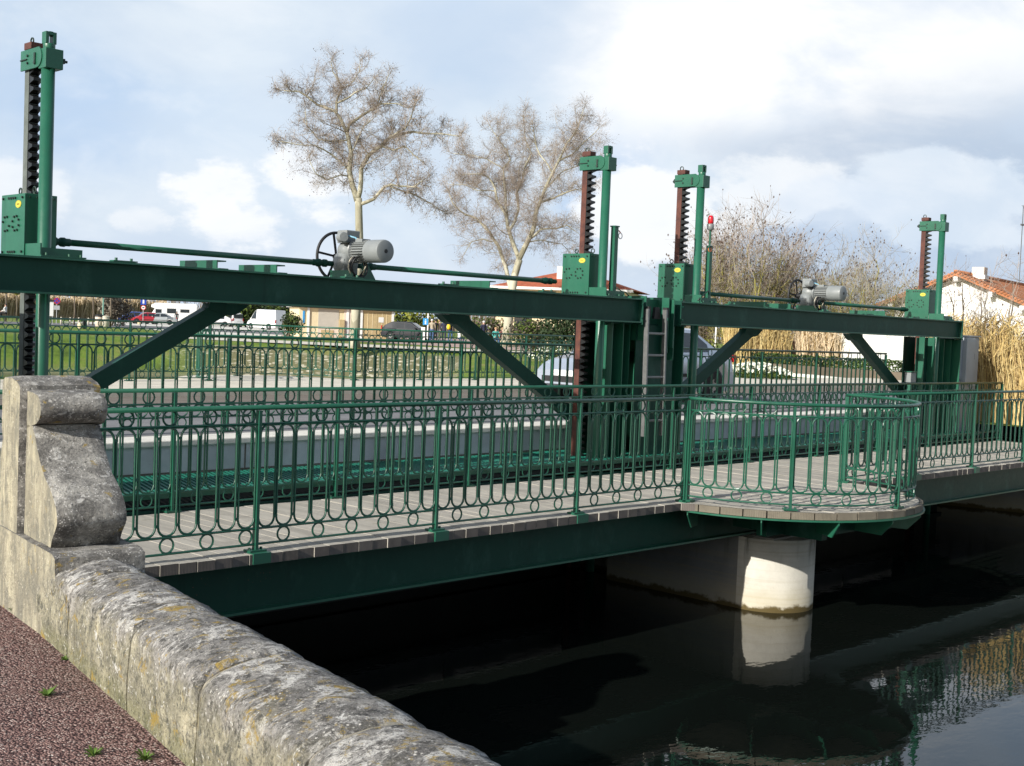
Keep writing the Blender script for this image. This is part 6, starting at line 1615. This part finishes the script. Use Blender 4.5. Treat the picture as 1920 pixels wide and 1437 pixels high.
# ------------------------------------------------------------------ people
CLOTH = {}
def cloth(c):
    if c not in CLOTH: CLOTH[c] = simple('cloth_%s' % ['navy','beige','black','jeans','teal','white','grey','pink','brown'][len(CLOTH) % 9], c, .85, .15, 8)
    return CLOTH[c]
hair_grey = simple('grey_hair', (.52, .51, .49), .8, .15, 20); hair_dark = simple('dark_hair', (.03, .022, .018), .7, .2, 20); hair_blond = simple('fair_hair', (.35, .22, .11), .7, .2, 20)
shoe_m = simple('dark_shoe', (.03, .028, .026), .6, .2, 12)
def person(label, p, face, top, legs, hair, pose='stand', h=1.72, group=None, bag=None):
    """continuous skinned body, coloured by the limb each face belongs to"""
    s = h/1.72; J = {}; E = []
    def j(n, x, y, z, r): J[n] = (Vector((x, y, z))*s, r*s)
    sit = pose == 'sit'; dz = -.42 if sit else 0
    j('pelvis', 0, 0, .93+dz, .145); j('waist', 0, 0, 1.08+dz, .130); j('chest', 0, -.01, 1.30+dz, .150); j('neck', 0, 0, 1.46+dz, .06); j('chin', 0, -.015, 1.54+dz, .072); j('head', 0, -.01, 1.62+dz, .088); j('crown', 0, 0, 1.69+dz, .062)
    E += [('pelvis','waist','top'), ('waist','chest','top'), ('chest','neck','top'), ('neck','chin','skin'), ('chin','head','skin'), ('head','crown','skin')]
    walk = .16 if pose == 'walk' else .0
    for sd, k in ((-1, 'l'), (1, 'r')):
        st = walk*sd
        j('hip'+k, sd*.095, 0, .88+dz, .098)
        if sit: j('knee'+k, sd*.11, -.42, .50, .068); j('ankle'+k, sd*.11, -.40, .10, .046); j('toe'+k, sd*.12, -.56, .04, .036)
        else: j('knee'+k, sd*.10, -st*.5-.02, .49, .066); j('ankle'+k, sd*.10, -st, .09+abs(st)*.1, .045); j('toe'+k, sd*.115, -st-.15, .04, .036)
        E += [('pelvis','hip'+k,'legs'), ('hip'+k,'knee'+k,'legs'), ('knee'+k,'ankle'+k,'legs'), ('ankle'+k,'toe'+k,'shoe')]
        j('sh'+k, sd*.19, 0, 1.40+dz, .068)
        if sit: j('el'+k, sd*.25, -.10, 1.14+dz, .046); j('wr'+k, sd*.16, -.32, 1.04+dz, .031); j('palm'+k, sd*.13, -.40, 1.03+dz, .032)
        else: j('el'+k, sd*.25, st*.5+.03, 1.13, .046); j('wr'+k, sd*.25, st-.06, .90, .031); j('palm'+k, sd*.245, st-.08, .83, .033)
        E += [('chest','sh'+k,'top'), ('sh'+k,'el'+k,'top'), ('el'+k,'wr'+k,'top'), ('wr'+k,'palm'+k,'skin')]
        P = J['palm'+k][0]/s; d = (J['palm'+k][0]-J['wr'+k][0]).normalized()
        for q, (o, ln) in enumerate(((-.022, .075), (-.008, .085), (.007, .08), (.021, .065))):
            a = P+Vector((0, o, 0))+d*ln+Vector((-sd*.012, 0, 0)); j('f%d%s' % (q, k), a.x, a.y, a.z, .0085); E.append(('palm'+k, 'f%d%s' % (q, k), 'skin'))
        a = P+Vector((-sd*.02, -.045, .0))+d*.02; j('th'+k, a.x, a.y, a.z, .010); E.append(('palm'+k, 'th'+k, 'skin'))
    names = list(J); me = bpy.data.meshes.new('tmp'); me.from_pydata([J[n][0] for n in names], [(names.index(a), names.index(b)) for a, b, _ in E], [])
    ob = bpy.data.objects.new('tmp', me); COL.objects.link(ob); md = ob.modifiers.new('skin', 'SKIN'); ss = ob.modifiers.new('ss', 'SUBSURF'); ss.levels = 1; ss.render_levels = 1
    for i, n in enumerate(names): v = me.skin_vertices[0].data[i]; v.radius = (J[n][1], J[n][1]*(.72 if n in ('pelvis','waist','chest') else 1)); v.use_root = (n == 'pelvis')
    dg = bpy.context.evaluated_depsgraph_get(); dg.update(); nm = bpy.data.meshes.new_from_object(ob.evaluated_get(dg)); bpy.data.objects.remove(ob)
    t = thing('person', label, 'person', (0,0,0), group); nm.name = 'body'
    mats = {'skin': skin_m, 'top': cloth(top), 'legs': cloth(legs), 'shoe': shoe_m}; keys = list(mats); nm.materials.clear()
    for k in keys: nm.materials.append(mats[k])
    seg = [(J[a][0], J[b][0], keys.index(k)) for a, b, k in E]
    for pl in nm.polygons:
        c = pl.center; best = (9, 0)
        for a, b, k in seg:
            ab = b-a; f = max(0, min(1, (c-a).dot(ab)/ab.length_squared)); dd = (c-a-ab*f).length
            if dd < best[0]: best = (dd, k)
        pl.material_index = best[1]; pl.use_smooth = True
    b = bpy.data.objects.new('body', nm); COL.objects.link(b); b.parent = t
    hd = J['head'][0]; m = MB(); m.smooth = True; m.lathe(hd+Vector((0, .012, -.05))*s, (0, .18, 1), [(.075*s, 0), (.104*s, .03*s), (.106*s, .08*s), (.085*s, .125*s), (.04*s, .148*s), (0, .152*s)], 14); m.build('hair', hair, t)
    m = MB(); m.lathe(hd+Vector((0, -.092, -.005))*s, (0,-1,-.2), [(.016*s, 0), (.012*s, .02*s), (0, .03*s)], 6)
    for q in (-1, 1): m.lathe(hd+Vector((q*.092, .0, 0))*s, (q,0,0), [(.02*s, 0), (.024*s, .012*s), (0, .016*s)], 6)
    m.build('nose_and_ears', skin_m, t)
    m = MB()
    for q in (-1, 1): m.lathe(hd+Vector((q*.032, -.084, .018))*s, (0,-1,0), [(.011*s, 0), (0, .006*s)], 6)
    m.box(-.022*s, .022*s, hd.y-.082*s, hd.y-.074*s, hd.z-.048*s, hd.z-.040*s); m.build('eyes_and_mouth', hair_dark, t)
    if bag: m = MB(); m.smooth = True; m.lathe((.16*s, .16*s, .98*s), (0,0,1), [(.02, 0), (.12, .04), (.15, .2), (.12, .36), (.02, .42)], 12); m.build('bag', bag, t)
    place(t, p, face); return t
NAVY, BEIGE, BLACK, JEANS, TEAL, WHITE, GREY, PINK, BROWN = (.018,.022,.05), (.36,.31,.23), (.012,.012,.014), (.05,.10,.22), (.05,.30,.27), (.66,.66,.64), (.16,.16,.17), (.42,.20,.17), (.10,.07,.05)
yellow_bag = simple('yellow_bag', (.72, .52, .02), .6, .1, 8)
fb = VA+math.pi                                      # back to the viewer
PG = 'visitors strolling near the information sign'
person('grey-haired person in beige jacket and jeans, seen from behind', P_(806, 93, .40), fb, BEIGE, JEANS, hair_grey, 'walk', group=PG)
person('person in black clothes beside the grey-haired one in beige', P_(813, 95, .40), fb+.4, BLACK, BLACK, hair_dark, 'stand', group=PG)
person('person in beige top standing behind the two nearest walkers', P_(820, 99, .40), fb-.3, BROWN, GREY, hair_blond, 'stand', group=PG)
person('grey-haired person in navy coat and dark trousers', P_(829, 92, .40), fb, NAVY, NAVY, hair_grey, 'walk', group=PG)
person('person in blue jeans carrying a bright yellow bag', P_(841, 91, .40), fb+.2, NAVY, JEANS, hair_dark, 'walk', group=PG, bag=yellow_bag)
person('person in white and blue crouched low right of the yellow bag', P_(858, 90, .40), fb-.6, WHITE, JEANS, hair_dark, 'sit', 1.5, group=PG)
person('person in dark jacket with pale hair right of the right knee brace', P_(903, 88, .40), fb+.5, NAVY, BLACK, hair_grey, 'stand', group=PG)
person('person in white shirt half behind the dark-jacketed one', P_(910, 91, .40), fb-.5, WHITE, GREY, hair_dark, 'stand', group=PG)
person('seated person in teal top by the plane tree foot', P_(926, 86, .40), VA+.3, TEAL, JEANS, hair_blond, 'sit', group=PG)
person('seated person in pale pink top beside the teal one', P_(939, 86.5, .40), VA-.2, PINK, BEIGE, hair_blond, 'sit', group=PG)
person('person in black standing in the car park by the left knee brace', G(331, 609), fb, BLACK, BLACK, hair_dark, 'stand')
def bench():
    a = P_(920, 86.3, .40); b = P_(946, 86.9, .40); t = thing('bench', 'low pale bench under the two seated visitors', 'bench', tuple(a)); d = (b-a).normalized()
    m = MB(); m.bar(a+Vector((0,0,.42)), b+Vector((0,0,.42)), .42, .06); m.build('seat', cream_con, t)
    for q in (.12, .88): m = MB(); c = a+(b-a)*q; m.bar(c+Vector((0,0,0)), c+Vector((0,0,.39)), .3, .1, (d.x, d.y, 0)); m.build('leg', cream_con, t)
bench()
def cyclist(u, d, label, top, i):
    p = P_(u, d, .40); t = thing('bicycle', 'bicycle ridden by the '+label, 'bicycle', (0,0,0)); ax = (1,0,0); az = (0,0,1)
    for x in (-.52, .52): m = MB(); m.ring((x, 0, .34), ax, az, .32, .018, 22, 5); w_ = m.build('wheel', black_rub, t); mm = MB(); [mm.bar((x, 0, .34), (x+.3*math.cos(k*math.pi/5), 0, .34+.3*math.sin(k*math.pi/5)), .006, .006, (0,1,0)) for k in range(10)]; mm.build('spokes', alu, w_)
    m = MB(); [m.cyl(a, b, .016, 6) for a, b in (((.52,0,.34), (.12,0,.34)), ((.12,0,.34), (-.36,0,.80)), ((.12,0,.34), (.24,0,.84)), ((.24,0,.80), (-.36,0,.78)), ((.24,0,.8), (.52,0,.34)), ((-.36,0,.95), (-.52,0,.34)))]; m.build('frame', dark_p, t)
    m = MB(); m.box(.12, .38, -.07, .07, .88, .93); m.build('saddle', black_rub, t)
    m = MB(); m.cyl((-.36,-.28,1.0), (-.36,.28,1.0), .014, 6); m.build('handlebar', black_rub, t)
    place(t, p, VA); q = person(label, (p.x+CR.x*.22, p.y+CR.y*.22, p.z+.38), VA-math.pi/2, top, BLACK, hair_dark, 'sit', 1.7)
cyclist(3, 116, 'cyclist in pale top at the left picture edge', WHITE, 0)
